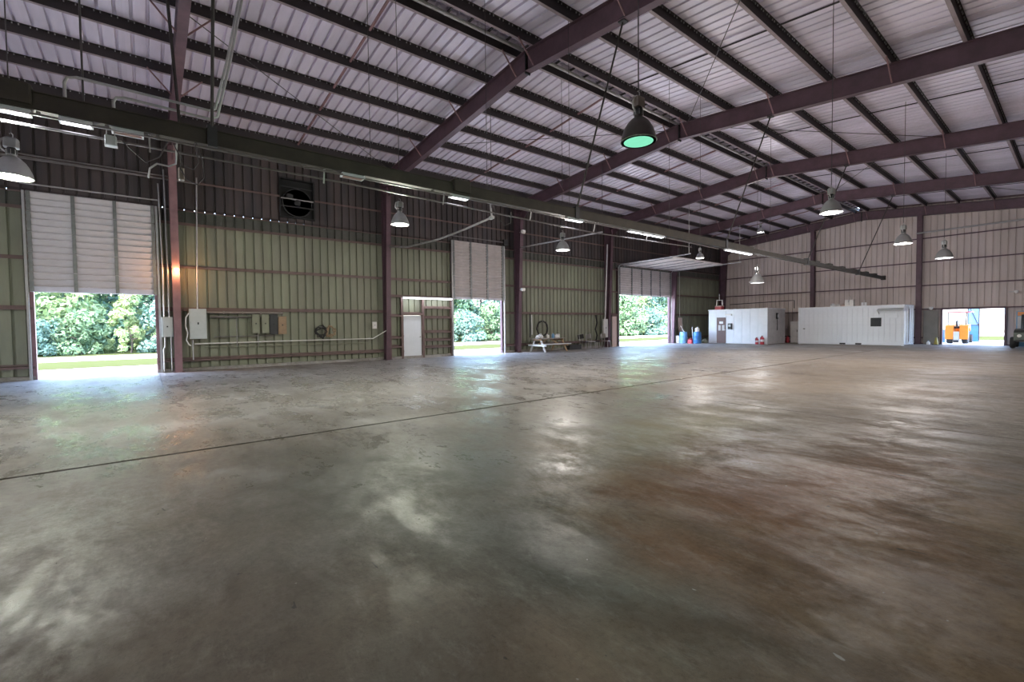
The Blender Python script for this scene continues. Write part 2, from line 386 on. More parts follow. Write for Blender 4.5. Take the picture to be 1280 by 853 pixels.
# ------------------------------------------------------------------ left wall
D1, D2, D3 = (-2.68, .26), (12.04, 15.14), (25.08, 31.22)
HT = 5.70
wall_left = thing('wall_left', 'long ribbed metal side wall, olive below and dark bronze above', 'wall', kind='structure')
segs = [(XB - .2, D1[0]), (D1[1], D2[0]), (D2[1], D3[0]), (D3[1], XF + .2)]
MAN = (9.33, 10.28, 2.05)
def wpanel(a, b, z0, z1, material, y=YS, parent=wall_left):
    if material == 'wall_green' and z1 == HT:      # olive sheets above the top girt darkened, the shade there painted in
        wpanel(a, b, max(z0, 5.20), z1 + .0001, 'wall_shaded', y - .004)
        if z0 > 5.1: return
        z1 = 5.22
    sheet(a, b, 1.75, lambda s, d, e: (s, y + d, z1 if e else z0)).build('wall_panel', material, parent)
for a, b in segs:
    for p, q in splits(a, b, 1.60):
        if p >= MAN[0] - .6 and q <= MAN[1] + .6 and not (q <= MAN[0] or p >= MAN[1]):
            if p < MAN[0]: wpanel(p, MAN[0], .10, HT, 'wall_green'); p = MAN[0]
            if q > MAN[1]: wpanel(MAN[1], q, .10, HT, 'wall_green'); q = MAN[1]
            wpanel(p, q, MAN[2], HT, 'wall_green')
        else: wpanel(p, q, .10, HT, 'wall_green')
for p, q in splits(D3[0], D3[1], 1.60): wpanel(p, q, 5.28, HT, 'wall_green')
FAN = (4.20, 5.52, 5.88, 7.44)
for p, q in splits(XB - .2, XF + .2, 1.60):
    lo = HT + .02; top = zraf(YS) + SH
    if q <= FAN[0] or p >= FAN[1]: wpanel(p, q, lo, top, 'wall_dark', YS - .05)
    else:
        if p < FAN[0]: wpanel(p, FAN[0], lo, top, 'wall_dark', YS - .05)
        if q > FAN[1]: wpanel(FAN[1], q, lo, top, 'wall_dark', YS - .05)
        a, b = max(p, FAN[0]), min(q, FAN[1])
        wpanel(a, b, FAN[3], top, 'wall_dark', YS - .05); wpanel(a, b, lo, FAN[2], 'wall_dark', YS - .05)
# closure strip with a small daylight hole at each rib
mb = MB(); n = math.ceil((XB - 1.75) / RIB); x = 1.75 + n * RIB
prev = XB
while x < XF:
    mb.box(prev, x - .016, YS - .075, YS + .04, HT - .03, HT + .07); prev = x + .016; x += RIB
mb.box(prev, XF, YS - .075, YS + .04, HT - .03, HT + .07)
o = mb.build('closure_strip', 'closure', wall_left); o['kind'] = 'stuff'
MB().box(XB, XF, YS - .12, YS - .06, HT - .06, HT - .025).build('lap_angle', 'girt', wall_left)
# concrete curb under the sheets
for a, b in segs:
    MB().box(a, b, YL + .03, YS + .06, 0, .11).build('curb', 'concrete', wall_left)
def girt(a, b, z, y=YL, parent=wall_left, material='girt'):
    mb = MB(); mb.box(a, b, y, y + .006, z - .075, z); mb.box(a, b, y, YS - .003, z - .008, z); mb.box(a, b, YS - .012, YS - .004, z, z + .06)
    mb.build('girt', material, parent)
for a, b in segs:
    for z in (.42, 2.20, 3.70, 5.20):
        if a < MAN[0] < b and z < 3:
            girt(a, 8.62, z); continue
        girt(a, b, z)
for a, b in [(XB, FAN[0]), (FAN[1], XF)]: girt(a, b, 6.70)
girt(D3[1] - 6.1, D3[1], 5.56)
# braced framing around the white walk-in door
for x in (8.68, 9.26, 10.35, 11.92):
    MB().box(x - .045, x + .045, YL + .01, YL + .15, 0, 2.9).build('door_framing_post', 'girt', wall_left)
girt(8.62, D2[0], 2.92)
for z in (.60, 1.02, 2.03): girt(8.72, 9.22, z)
for z in (.52, .86, 1.25, 1.95, 2.42): girt(10.40, 11.88, z)
girt(9.3, 10.31, 2.12)
# columns (tapered I sections)
def column(k):
    x = XK(k); mb = MB(); zt = zraf(YL) - .02
    yo, yb, yt = YL - .005, YL - .28, YL - .62
    wd = .21
    mb.box(x - wd / 2, x + wd / 2, yo - .014, yo, 0, zt)
    mb.bar((x, yb, 0), (x, yt, zt - .45), wd, .014, (0, 1, 0))
    mb.add([(x - .005, yo - .01, 0), (x - .005, yb, 0), (x - .005, yt, zt - .45), (x - .005, yt, zt), (x - .005, yo - .01, zt),
            (x + .005, yo - .01, 0), (x + .005, yb, 0), (x + .005, yt, zt - .45), (x + .005, yt, zt), (x + .005, yo - .01, zt)],
           [(0, 1, 2, 3, 4), (9, 8, 7, 6, 5), (0, 5, 6, 1), (1, 6, 7, 2), (2, 7, 8, 3), (3, 8, 9, 4)])
    mb.box(x - .16, x + .16, yb - .06, yo, 0, .02)
    mb.build('column', 'steel_pink' if k == 0 else 'steel', wall_left)
for k in range(-2, 6): column(k)

# ------------------------------------------------------------------ far, right and back walls
FD = (2.86, 5.60, 2.18)      # far doorway
wall_far = thing('wall_far', 'tall tan ribbed metal end wall with dark red girts', 'wall', kind='structure')
def epanel(a, b, z0, X, sgn, material, parent):
    sheet(a, b, 6.18, lambda s, d, e: (X + sgn * d, s, (zraf(s) + SH) if e else z0)).build('wall_panel', material, parent)
def eparts(a, b):
    out = []
    for p, q in splits(a, b, 6.03):
        if p < RID < q: out += [(p, RID), (RID, q)]
        else: out.append((p, q))
    return out
for p, q in eparts(YR_, FD[0]): epanel(p, q, .02, XF + .2, 1, 'wall_far', wall_far)
for p, q in eparts(FD[0], FD[1]): epanel(p, q, FD[2], XF + .2, 1, 'wall_far', wall_far)
for p, q in eparts(FD[1], YS): epanel(p, q, .02, XF + .2, 1, 'wall_far', wall_far)
def egirt(a, b, z, x0=XF, parent=wall_far, s=1):
    mb = MB(); mb.box(min(x0, x0 + s * .006), max(x0, x0 + s * .006), a, b, z - .075, z)
    mb.box(min(x0, x0 + s * .19), max(x0, x0 + s * .19), a, b, z - .008, z); mb.build('girt', 'steel', parent)
for z in (2.28, 3.79, 5.28, 6.79):
    egirt(YR_ + .05, YS - .02, z)
egirt(FD[1] + .1, YS - .02, .45)
for y in (12.66, 6.67, .6):
    mb = MB(); isec(mb, (XF - .16, y, 0), (XF - .16, y, zraf(y) - .58), .30, .26, up=(1, 0, 0)); mb.box(XF - .34, XF, y - .16, y + .16, 0, .02)
    mb.build('column', 'steel', wall_far)
for y in FD[:2]:
    MB().box(XF - .02, XF + .2, y - .05, y + .05, 0, FD[2] + .05).build('door_jamb', 'steel', wall_far)
MB().box(XF - .02, XF + .2, FD[0], FD[1], FD[2], FD[2] + .12).build('door_header', 'steel', wall_far)
MB().box(XF - .05, XF - .005, 5.75, 6.45, .02, 2.15).build('sheet_patch', 'wall_other', wall_far)

wall_right = thing('wall_right', 'plain ribbed metal side wall behind the camera', 'wall', kind='structure')
RD_ = []
edges = [XB - .2] + [e for d in RD_ for e in d] + [XF + .2]
def rpanel(a, b, z0, z1): sheet(a, b, 1.75, lambda s, d, e: (s, YR_ - .2 - d, z1 if e else z0)).build('wall_panel', 'wall_other', wall_right)
for i in range(0, len(edges), 2):
    for p, q in splits(edges[i], edges[i + 1], 1.6): rpanel(p, q, .02, zraf(YR_) + SH)
for a, b in RD_:
    for p, q in splits(a, b, 1.6): rpanel(p, q, 4.2, zraf(YR_) + SH)
for k in range(-2, 6):
    mb = MB(); isec(mb, (XK(k), YR_ + .10, 0), (XK(k), YR_ + .10, zraf(YR_) - .02), .30, .21, up=(0, 1, 0)); mb.build('column', 'steel', wall_right)
wall_back = thing('wall_back', 'ribbed metal end wall behind the camera with one open doorway added for fill light', 'wall', kind='structure')
for a, b, z0 in ((YR_, 5.0, .02), (5.0, 9.0, 4.2), (9.0, YS, .02)):  # middle stretch left open: unseen doorway added to let in fill daylight
    for p, q in eparts(a, b): epanel(p, q, z0, XB - .2, -1, 'wall_other', wall_back)

for (x, y, nm, par) in ((XF + .2, YS, 'far_left', wall_far), (XF + .2, YR_ - .2, 'far_right', wall_far), (XB - .2, YS, 'back_left', wall_back), (XB - .2, YR_ - .2, 'back_right', wall_back)):
    MB().box(x - .06, x + .06, y - .06, y + .06, 0, zraf(y) + .3).build('corner_trim', 'steel', par)
for xx, par in ((XF + .2, wall_far), (XB - .2, wall_back)):
    for ya, yb in ((YR_ - .2, RID), (RID, YS + .1)):
        MB().bar((xx, ya, zraf(ya) + SH - .02), (xx, yb, zraf(yb) + SH - .02), .10, .14).build('rake_angle', 'steel', par)
for ya, yb in ((YR_ - .2, FD[0]), (FD[1], YS)):
    MB().box(XF + .1, XF + .26, ya, yb, 0, .07).build('base_channel', 'steel', wall_far)
MB().box(XB, XF, YS - .1, YS + .12, zraf(YS) + SH - .10, zraf(YS) + SH - .01).build('eave_trim', 'steel', wall_left)

# ------------------------------------------------------------------ roof
ceiling = thing('ceiling', 'pitched galvanised metal roof on dark purlins and red steel rafters', 'ceiling', kind='structure')
G = .16     # half width of the ridge vent
for p, q in splits(XB - .2, XF + .2, 1.60):
    for s in (1, -1):
        ye = YS + .15 if s > 0 else YR_ - .35
        sheet(p, q, 1.75, lambda x_, d, e: (x_, ye if e else RID + s * G, zraf(ye if e else RID + s * G) + SH + d), .075).build('roof_panel', 'roof', ceiling)
PL = [10.10, 11.52, 12.96, 14.40, 15.85, 17.30, 18.62]
PR = [9.40, 7.92, 6.40, 4.90, 3.40, 1.93, .42, -1.05]
def purlin(y, s):
    """Z purlin: web upright, lower flange towards the camera side, upper flange the other way"""
    z = zraf(y); mb = MB()
    mb.box(XB - .1, XF + .1, y - .004, y + .004, z, z + SH)
    mb.box(XB - .1, XF + .1, y - .07, y, z + SH - .012, z + SH - .006)
    o = mb.build('purlin', 'purlin', ceiling)
    mb = MB(); mb.box(XB - .1, XF + .1, y - .004, y + .075, z - .006, z); mb.box(XB - .1, XF + .1, y + .071, y + .075, z, z + .022)
    mb.build('bottom_flange', 'flange', o)
    mb = MB(); n = math.ceil((XB - 1.75) / RIB); x = 1.75 + n * RIB
    while x < XF:
        for dx in (-.055, .055): mb.box(x + dx - .011, x + dx + .011, y - .05, y - .03, z + SH - .05, z + SH - .01)
        x += RIB
    sc_ = mb.build('screw_row', 'galv', o); sc_['kind'] = 'stuff'
    return o
for y in PL: purlin(y, 1)
for y in PR: purlin(y, -1)
MB().box(XB - .1, XF + .1, YL - .02, YL + .18, zraf(YL), zraf(YL) + SH - .02).build('eave_strut', 'purlin', ceiling)
# ridge vent: cap on cross pieces, open slots between
mb = MB()
mb.add([(XB - .2, RID - .32, zraf(RID) + SH + .16), (XF + .2, RID - .32, zraf(RID) + SH + .16), (XF + .2, RID, zraf(RID) + SH + .26), (XB - .2, RID, zraf(RID) + SH + .26), (XB - .2, RID + .32, zraf(RID) + SH + .16), (XF + .2, RID + .32, zraf(RID) + SH + .16)], [(0, 1, 2, 3), (3, 2, 5, 4)])
for sg in (-1, 1):
    mb.box(XB - .2, XF + .2, RID + sg * .32 - .005, RID + sg * .32 + .005, zraf(RID) + SH - .06, zraf(RID) + SH + .16)
mb.build('ridge_cap', 'roof', ceiling)
MB().tube([(XB, RID + .17, zraf(RID) + .10), (XF, RID + .17, zraf(RID) + .10)], .05, 8).build('ridge_pipe', 'galv', ceiling, True)
MB().box(XB, XF, RID - .14, RID - .10, zraf(RID) + .10, zraf(RID) + .17).build('ridge_rail', 'purlin', ceiling)
me = MB().box(-.02, .02, -.34, .34, zraf(RID) + .13, zraf(RID) + .18).mesh('ridge_spacer', M['purlin'])
x = XB + .3
while x < XF: link('ridge_spacer', me, ceiling, (x, RID, 0)); x += .61
# rafters
RW, RDp = .21, .57
def rafter(k):
    x = XK(k) if k < 5 else XF - .10
    mb = MB()
    for ya, yb in ((YL - .35, RID), (YR_ + .05, RID)):
        isec(mb, (x, ya, zraf(ya) - RDp / 2), (x, yb, zraf(yb) - RDp / 2), RDp, RW)
    o = mb.build('rafter', 'steel', ceiling)
    p = MB().box(x - .085, x + .085, RID - .02, RID + .02, zraf(RID) - RDp - .06, zraf(RID) - .02)
    for dz in (.08, .2, .34, .48):
        p.box(x - .07, x - .05, RID - .035, RID + .035, zraf(RID) - dz - .02, zraf(RID) - dz).box(x + .05, x + .07, RID - .035, RID + .035, zraf(RID) - dz - .02, zraf(RID) - dz)
    p.build('splice_plate', 'dark', o)
    for y in (15.85, 12.96, 10.10, 9.40, 6.40, 3.40):
        for s in (-1, 1):
            if k == 5 and s > 0: continue
            b = MB().bar((x + s * .10, y + (.02 if y > RID else -.02), zraf(y) - RDp + .03), (x + s * .62, y, zraf(y) + .03), .03, .03)
            b.build('flange_brace', 'steel_pink', ceiling)
    return o
for k in range(-2, 6): rafter(k)
# knee brackets between columns and rafters
for k in range(-2, 6):
    x = XK(k) if k < 5 else XF - .10
    MB().prism([(YL - .62, zraf(YL) - 1.0), (YL - .62, zraf(YL) - .3), (YL - 1.35, zraf(YL - 1.35) - .55)], (x - .006, x + .006), 'x').build('knee_plate', 'steel', ceiling)
# purlin struts at mid bay and sag lines
for k in range(-2, 5):
    x = XK(k) + B / 2
    ys = [RID + .35] + PL[1:]
    for a, b in zip(PL[:-1], PL[1:]):
        MB().bar((x, a + .02, zraf(a) + .11), (x, b - .08, zraf(b) + .11), .05, .05).build('purlin_strut', 'steel_pink', ceiling)
    for a, b in zip(PR[:-1], PR[1:]):
        MB().bar((x, a - .08, zraf(a) + .11), (x, b + .02, zraf(b) + .11), .03, .03).build('purlin_strut', 'purlin', ceiling)
# cross bracing rods under the roof
for (k, ya, yb) in ((1, 3.4, 9.4), (2, 9.4, 3.4), (1, 15.85, 10.1), (3, 4.9, 9.4), (4, 4.9, .4), (0, 12.9, 18.6)):
    mb = MB(); mb.tube([(XK(k) + .1, ya, zraf(ya) - .12), (XK(k + 1) - .1, yb, zraf(yb) - .12)], .012, 5); mb.build('brace_rod', 'rod', ceiling)

# ------------------------------------------------------------------ overhead doors
def sect_door(name, label, X0, X1, z_bot, z_top, nsec, ribs, stiles, material, yfront=YL + .02):
    d = thing(name, label, 'door', ((X0 + X1) / 2, yfront, 0), kind='structure')
    hw = (X1 - X0) / 2 + .04; h = (z_top - z_bot) / nsec
    # one section mesh shared by all: stepped horizontal ribs
    mb = MB(); rh = h / ribs
    poly = []
    for r in range(ribs):
        z = r * rh
        poly += [(.0, z), (-.022, z + .03), (-.075, z + rh * .80), (-.075, z + rh - .03), (0.0, z + rh - .006)]
    poly = poly + [(0.0, h), (.03, h), (.03, 0)]
    mb.prism(poly, (-hw, hw), 'x')
    me = mb.mesh('door_section', M[material])
    ms = MB().box(-.045, .045, -.09, -.02, .01, h - .012).mesh('stile', M['stile'])
    for i in range(nsec):
        s = link('door_section', me, d, (0, 0, z_bot + i * h))
        for sx in stiles: link('stile', ms, s, (sx * (hw - .02), 0, 0))
        for sx in (-.985, .985):
            link('stile', ms, s, (sx * (hw - .03), 0, 0))
    return d, hw
def tracks(d, hw, ztop, jamb_mat='steel'):
    for s in (-1, 1):
        MB().box(s * (hw + .05) - .03, s * (hw + .05) + .03, -.10, -.02, 0, ztop).build('track', 'galv', d)
        a, b = sorted((s * (hw + .015), s * (hw - .07)))
        MB().box(a, b, .03, .19, 0, ztop).build('jamb', jamb_mat, d)
d1, hw = sect_door('door_1', 'half-raised white sectional roll-up door nearest the camera', D1[0], D1[1], 2.66, 5.68, 5, 3, (-.33, .33), 'door_sheet')
tracks(d1, hw, 5.66, 'steel_pink')
MB().tube([(-hw - .1, -.12, 5.86), (hw + .1, -.12, 5.86)], .025, 8).build('spring_shaft', 'galv', d1)
d2, hw = sect_door('door_2', 'half-raised aged white sectional door with rust marks beside the white walk-in door', D2[0], D2[1], 2.85, 5.80, 5, 4, (-.33, .33), 'door_pink')
tracks(d2, hw, 5.78)
MB().tube([(-hw - .1, -.12, 5.98), (hw + .25, -.12, 5.98)], .025, 8).build('spring_shaft', 'conduit', d2)
MB().box(hw - .05, hw + .2, -.22, -.06, 5.80, 6.12).build('door_operator', 'charcoal', d2)
d3, hw = sect_door('door_3', 'wide sectional door, mostly raised, its upper sections hanging level under the roof', D3[0], D3[1], 3.50, 5.38, 3, 4, (-.55, -.18, .18, .55), 'door_pink')
tracks(d3, hw, 5.35)
# level upper part of door 3: sections lie in the overhead tracks
h = .62
mh = MB().prism([(0, 0), (h - .012, 0), (h - .012, .04), (0, .04)], (-hw, hw), 'x')
for r in range(4): mh.prism([(r * h / 4 + .01, 0), (r * h / 4 + .02, -.05), ((r + 1) * h / 4 - .06, -.05), ((r + 1) * h / 4 - .03, 0)], (-hw, hw), 'x')
mh = mh.mesh('door_section', M['door_pink'])
msl = MB().box(-.045, .045, .01, h - .02, -.08, -.045).mesh('stile', M['stile'])
for i in range(6):
    s = link('door_section', mh, d3, (0, -.35 - (i + 1) * h, 5.50 + .012 * i))
    for sx in (-.985, -.55, -.18, .18, .55, .985): link('stile', msl, s, (sx * (hw - .03), 0, 0))
for s in (-1, 1):
    pts = [(s * (hw + .05), -.04, 5.2)] + [(s * (hw + .05), -.04 - .32 * (1 - math.cos(t)), 5.2 + .32 * math.sin(t)) for t in (.4, .8, 1.2, 1.57)] + [(s * (hw + .05), -5.3, 5.58)]
    MB().tube(pts, .035, 6).build('overhead_track', 'galv', d3)
    MB().tube([(s * (hw + .05), -5.2, 5.58), (s * (hw + .05), -5.2, 8.45)], .015, 5).build('track_hanger', 'galv', d3)

# white walk-in door
d4 = thing('door_4', 'plain white walk-in door set in the ribbed side wall', 'door', ((MAN[0] + MAN[1]) / 2, YL + .08, 0), kind='structure')
MB().box(-.46, .46, 0, .045, .06, 2.02).build('door_leaf', 'white', d4)
MB().box(-.52, -.465, -.03, .12, 0, 2.08).build('door_frame', 'girt', d4); MB().box(.465, .52, -.03, .12, 0, 2.08).build('door_frame', 'girt', d4)
MB().box(-.52, .52, -.03, .12, 2.025, 2.09).build('door_frame', 'girt', d4)
MB().lathe([(.0, -.07), (.03, -.065), (.035, -.045), (.018, -.03), (.018, 0)], 10, (.38, 0, 1.0), 'y').build('door_knob', 'galv', d4, True)
for z in (.3, 1.0, 1.75): MB().tube([(-.455, -.012, z), (-.455, -.012, z + .1)], .012, 6).build('hinge', 'galv', d4)


# ================================================================== OBJECTS
# ------------------------------------------------------------------ hung beam with its strip lights and pipes
BY, BZ0, BZ1 = 8.0, 4.14, 4.37
BX0, BX1 = -5.0, 36.6
beam = thing('suspended_beam', 'long olive brown steel beam hung on rods the length of the hall', 'beam', (0, BY, 0))
mb = MB(); isec(mb, (BX0, 0, (BZ0 + BZ1) / 2), (18.2, 0, (BZ0 + BZ1) / 2), BZ1 - BZ0, .17, .018, .012)
mb.box(BX0, 18.2, -.075, -.062, BZ0 + .02, BZ1 - .02).build('beam_section', 'beam', beam)
mb = MB(); isec(mb, (18.22, 0, BZ0 + .10), (BX1, 0, BZ0 + .10), .17, .15, .018, .012)
mb.box(18.22, BX1, -.068, -.055, BZ0 + .03, BZ0 + .17).box(BX1 - .25, BX1 + .05, -.1, .1, BZ0 - .02, BZ0 + .24).build('beam_section', 'beam', beam)
for k in range(-1, 5):
    ztop = zraf(6.5) - RDp + .02
    MB().tube([(XK(k), -1.5, ztop), (XK(k), -.06, BZ1 - .02)], .022, 7).build('hanger_rod', 'rod', beam)
    MB().box(XK(k) - .06, XK(k) + .06, -.10, .10, BZ0 - .02, BZ1 + .05).build('hanger_clamp', 'charcoal', beam)
    MB().box(XK(k) - .08, XK(k) + .08, -1.58, -1.42, ztop - .05, ztop + .03).build('rod_anchor', 'charcoal', beam)
for x in (-.55, 3.2, 5.75, 8.25, 12.6, 14.4, 19.8, 27.5):
    MB().tube([(x, 0, BZ1), (x, 0, zraf(BY) + .02)], .006 if x > 0 else .012, 5).build('hanger_wire', 'cable', beam)
for x0 in (24.6, 26.4, 28.3, 30.2, 32.5, 34.2):
    MB().box(x0, x0 + .55, -.09, .09, BZ0 + .16, BZ0 + .25).build('splice_bar', 'beam', beam)
for x0, x1 in ((-1.45, -1.0), (4.86, 5.26)):
    MB().bbox(x0, x1, -.13, .10, BZ0 + .05, BZ1 + .07, .02).build('junction_housing', 'beam', beam)

def strip_light(x0, x1, material, label, energy=0):
    t = thing('strip_light', label, 'light', ((x0 + x1) / 2, BY, BZ0), group='strip lights under the hung beam')
    h = (x1 - x0) / 2
    MB().prism([(-.09, -.055), (-.06, 0), (.06, 0), (.09, -.055), (.075, -.055), (.05, -.012), (-.05, -.012), (-.075, -.055)], (-h, h), 'x').build('reflector', 'white', t)
    MB().tube([(-h + .02, -.035, -.045), (h - .02, -.035, -.045)], .018, 8).build('tube', material, t, True)
    MB().tube([(-h + .02, .035, -.045), (h - .02, .035, -.045)], .018, 8).build('tube', material, t, True)
    MB().box(-h, -h + .02, -.07, .07, -.06, -.01).build('end_cap', 'white', t); MB().box(h - .02, h, -.07, .07, -.06, -.01).build('end_cap', 'white', t)
    if energy:
        l = bpy.data.lights.new('strip_light_glow', 'AREA'); l.shape = 'RECTANGLE'; l.size = x1 - x0; l.size_y = .12; l.energy = energy; l.color = (.9, .93, 1)
        lo = link('tube_glow', l, t, (0, 0, -.075))
strip_light(-1.60, -1.02, 'tube', 'lit strip light at the left end of the hung beam, cut by the frame', 1.2)
strip_light(-.78, -.47, 'tube', 'short lit strip light on the beam, second from the left')
strip_light(-.29, .04, 'tube_off', 'unlit pinkish strip light on the beam left of the first pink column')
strip_light(2.68, 3.06, 'tube_off', 'unlit pinkish strip light on the beam above left of the yellow-green lamp')
strip_light(4.84, 5.25, 'tube', 'lit strip light under a bulky housing on the beam')
strip_light(8.17, 8.70, 'tube', 'lit strip light on the beam at the foot of a slanting rod')
strip_light(10.60, 11.14, 'tube', 'first of three lit strip lights in a row on the beam')
strip_light(11.20, 11.66, 'tube', 'middle of three lit strip lights in a row on the beam')
strip_light(11.72, 12.26, 'tube', 'last of three lit strip lights in a row on the beam')
strip_light(16.15, 18.08, 'tube', 'long lit strip light under the beam near the far end wall', 2)

def pipe(name, pts, r, material, label, cat='pipe', n=6, clips=()):
    p0 = Vector(pts[0]); t = thing(name, label, cat, tuple(p0))
    MB().tube([Vector(p) - p0 for p in pts], r, n).build('run', material, t, True)
    for c in clips:
        q = Vector(c) - p0; MB().cbox(q.x, q.y, q.z, .04, r * 3.2, r * 3.2).build('clip', material, t)
    return t
pipe('beam_conduit', [(-5, 7.93, 4.09), (12, 7.93, 4.09), (15.5, 7.93, 4.05)], .016, 'conduit', 'upper thin conduit running close under the hung beam', 'conduit', 6, [(x, 7.93, 4.105) for x in (-.95, -.33, .19, 2.05, 4.4, 6.9, 9.2)])
pipe('beam_conduit', [(-5, 8.08, 3.99), (3, 8.08, 4.0), (7, 8.08, 3.93), (9.2, 8.08, 3.90), (14, 8.08, 3.99)], .016, 'conduit', 'lower pale conduit sagging below the hung beam', 'conduit', 6)
for x, q in ((-2.2, 'off the left edge'), (.1, 'by the first pink column'), (2.4, 'left of the unlit pinkish light'), (4.7, 'beside the light with the bulky housing'), (7.0, 'right of the second column'), (9.2, 'beyond the first slanting rod'), (11.5, 'at the row of three lights')):
    t = thing('conduit_strap', 'thin metal strap hanging the beam conduits ' + q, 'strap', (x, 8.06, 3.92), group='straps under the hung beam')
    MB().bar((0, 0, 0), (0, -.06, .23), .02, .012).build('strap_band', 'galv', t); MB().cbox(0, -.06, .22, .03, .03, .02).build('clip', 'galv', t)
pipe('wall_conduit', [(-12, 19.60, 6.70), (.75, 19.60, 6.70)], .026, 'conduit', 'upper of the conduits along the dark wall above the first door', 'conduit')
pipe('wall_conduit', [(-12, 19.60, 6.62), (.3, 19.60, 6.62)], .026, 'conduit', 'middle of the conduits along the dark wall above the first door', 'conduit')
pipe('wall_conduit', [(-12, 19.60, 6.54), (1.6, 19.60, 6.60)], .026, 'conduit', 'lowest of the conduits along the dark wall above the first door', 'conduit')
pipe('roof_conduit', [(-.72, 8.0, 4.37), (-.72, 8.0, 4.58), (-.69, 8.0, 4.65), (-.60, 8.0, 4.68), (.80, 8.0, 4.66), (.87, 8.0, 4.70), (1.05, 8.0, 5.5), (1.25, 8.0, 6.6), (1.7, 8.0, 8.9)], .018, 'galv', 'outer bent steel conduit rising from the hung beam to the roof', 'conduit', 8)
pipe('roof_conduit', [(-.26, 8.05, 4.37), (-.26, 8.05, 4.50), (-.23, 8.05, 4.56), (-.14, 8.05, 4.58), (.80, 8.05, 4.56), (.90, 8.05, 4.61), (1.09, 8.05, 5.5), (1.29, 8.05, 6.6), (1.75, 8.05, 8.9)], .018, 'galv', 'inner bent steel conduit rising from the hung beam to the roof', 'conduit', 8)
pipe('roof_pole', [(.44, 8.0, 4.37), (.36, 8.3, 6.3), (.30, 8.4, 8.9)], .022, 'rod', 'dark thin pole from beam to roof beside the pink rafter', 'pole')
pipe('drop_cable', [(.30, 8.0, 4.1), (.2, 8.0, 3.86), (.05, 8.0, 3.76), (-.1, 8.0, 3.90), (-.2, 8.0, 4.0)], .010, 'cable', 'slack cable looping under the beam from the small grey box', 'cable')
pipe('drop_cable', [(.62, 7.95, 4.15), (.70, 7.95, 3.85), (.70, 7.95, 3.66), (.62, 7.95, 3.55), (.50, 7.95, 3.60), (.42, 7.95, 3.75)], .010, 'cable', 'large slack cable loop hanging beside the pink column', 'cable')
pipe('drop_cable', [(.60, 7.9, 4.12), (.64, 7.9, 3.85), (.58, 7.9, 3.74), (.46, 7.9, 3.78), (.36, 7.9, 4.05)], .008, 'cable', 'smaller slack cable loop hanging beside the pink column', 'cable')
pipe('drop_cable', [(.07, 7.98, 3.55), (.09, 7.98, 3.68), (.17, 7.98, 3.76), (.30, 7.98, 3.75), (.38, 7.98, 3.80), (.40, 7.98, 4.1)], .013, 'galv', 'pale bent flexible conduit at the head of the pink column', 'conduit')
pipe('drop_cable', [(5.9, 8.0, 4.1), (6.05, 8.05, 3.85), (6.25, 8.05, 3.70), (6.42, 8.05, 3.78), (6.40, 8.0, 4.0)], .010, 'cable', 'slack cable loop under the beam above the second roll-up door', 'cable')
t = thing('junction_box', 'small grey junction box hung under the beam near its left end', 'box', (-.30, 8.0, 3.90))
MB().bbox(-.06, .06, -.05, .05, 0, .12, .008).build('box_body', 'grey_panel', t); MB().box(-.065, .065, -.055, .055, .0, -.012).build('cover', 'white', t)
MB().tube([(-.04, 0, .12), (-.04, 0, .24)], .006, 5).build('hanger', 'galv', t); MB().tube([(.04, 0, .12), (.04, 0, .24)], .006, 5).build('hanger', 'galv', t)
t = thing('cable_weight', 'small brown pulley block at the head of the pink column', 'block', (.44, 8.0, 3.60))
MB().bbox(-.035, .035, -.04, .04, 0, .16, .01).build('block_body', 'ballast', t); MB().lathe([(.03, -.02), (.03, .0)], 10).build('weight_tip', 'galv', t); MB().tube([(0, 0, .16), (0, 0, .54)], .006, 5).build('cord', 'cable', t)

# ------------------------------------------------------------------ high bay lamps
def lamp_meshes():
    d = {}
    def refl(mat_): return MB().lathe([(.205, 0), (.212, .006), (.208, .02), (.19, .09), (.165, .155), (.13, .215), (.085, .262), (.05, .285), (.05, .31), (.044, .31), (.044, .283), (.08, .255), (.122, .21), (.157, .152), (.182, .088), (.198, .02), (.199, .006), (.205, 0)], 28).mesh('reflector', M[mat_], True)
    d['refl_dark'] = refl('alu'); d['refl_light'] = refl('alu_light')
    for k in ('lens_green', 'lens_yellow', 'lens_white', 'lens_soft'):
        d[k] = MB().lathe([(0, -.012), (.10, -.008), (.17, 0), (.197, .01), (.197, .016), (0, .016)], 28).mesh('lens', M[k], True)
    d['box'] = MB().bbox(-.065, .065, -.05, .05, .40, .52, .01).mesh('ballast_box', M['ballast'])
    d['box_light'] = MB().bbox(-.075, .075, -.06, .06, .40, .53, .02).mesh('ballast_box', M['alu_light'])
    d['neck'] = MB().lathe([(.05, .31), (.055, .33), (.055, .37), (.04, .40)], 14).mesh('socket_housing', M['charcoal'], True)
    d['arm'] = MB().tube([(-.03, 0, .53), (-.09, 0, .50), (-.11, 0, .44), (-.10, 0, .38), (-.06, 0, .34)], .012, 6).mesh('wiring_loop', M['galv'], True)
    d['hook'] = MB().tube([(0, 0, .52), (.02, 0, .55), (.02, 0, .58), (0, 0, .60), (-.015, 0, .585)], .007, 6).mesh('hook', M['galv'], True)
    d['fins'] = MB()
    for i in range(8):
        a = i * math.pi / 4; d['fins'].bar((.03 * math.cos(a), .03 * math.sin(a), .34), (.06 * math.cos(a), .06 * math.sin(a), .34), .006, .06)
    d['fins'] = d['fins'].mesh('cooling_fins', M['galv'])
    return d
LM = lamp_meshes()
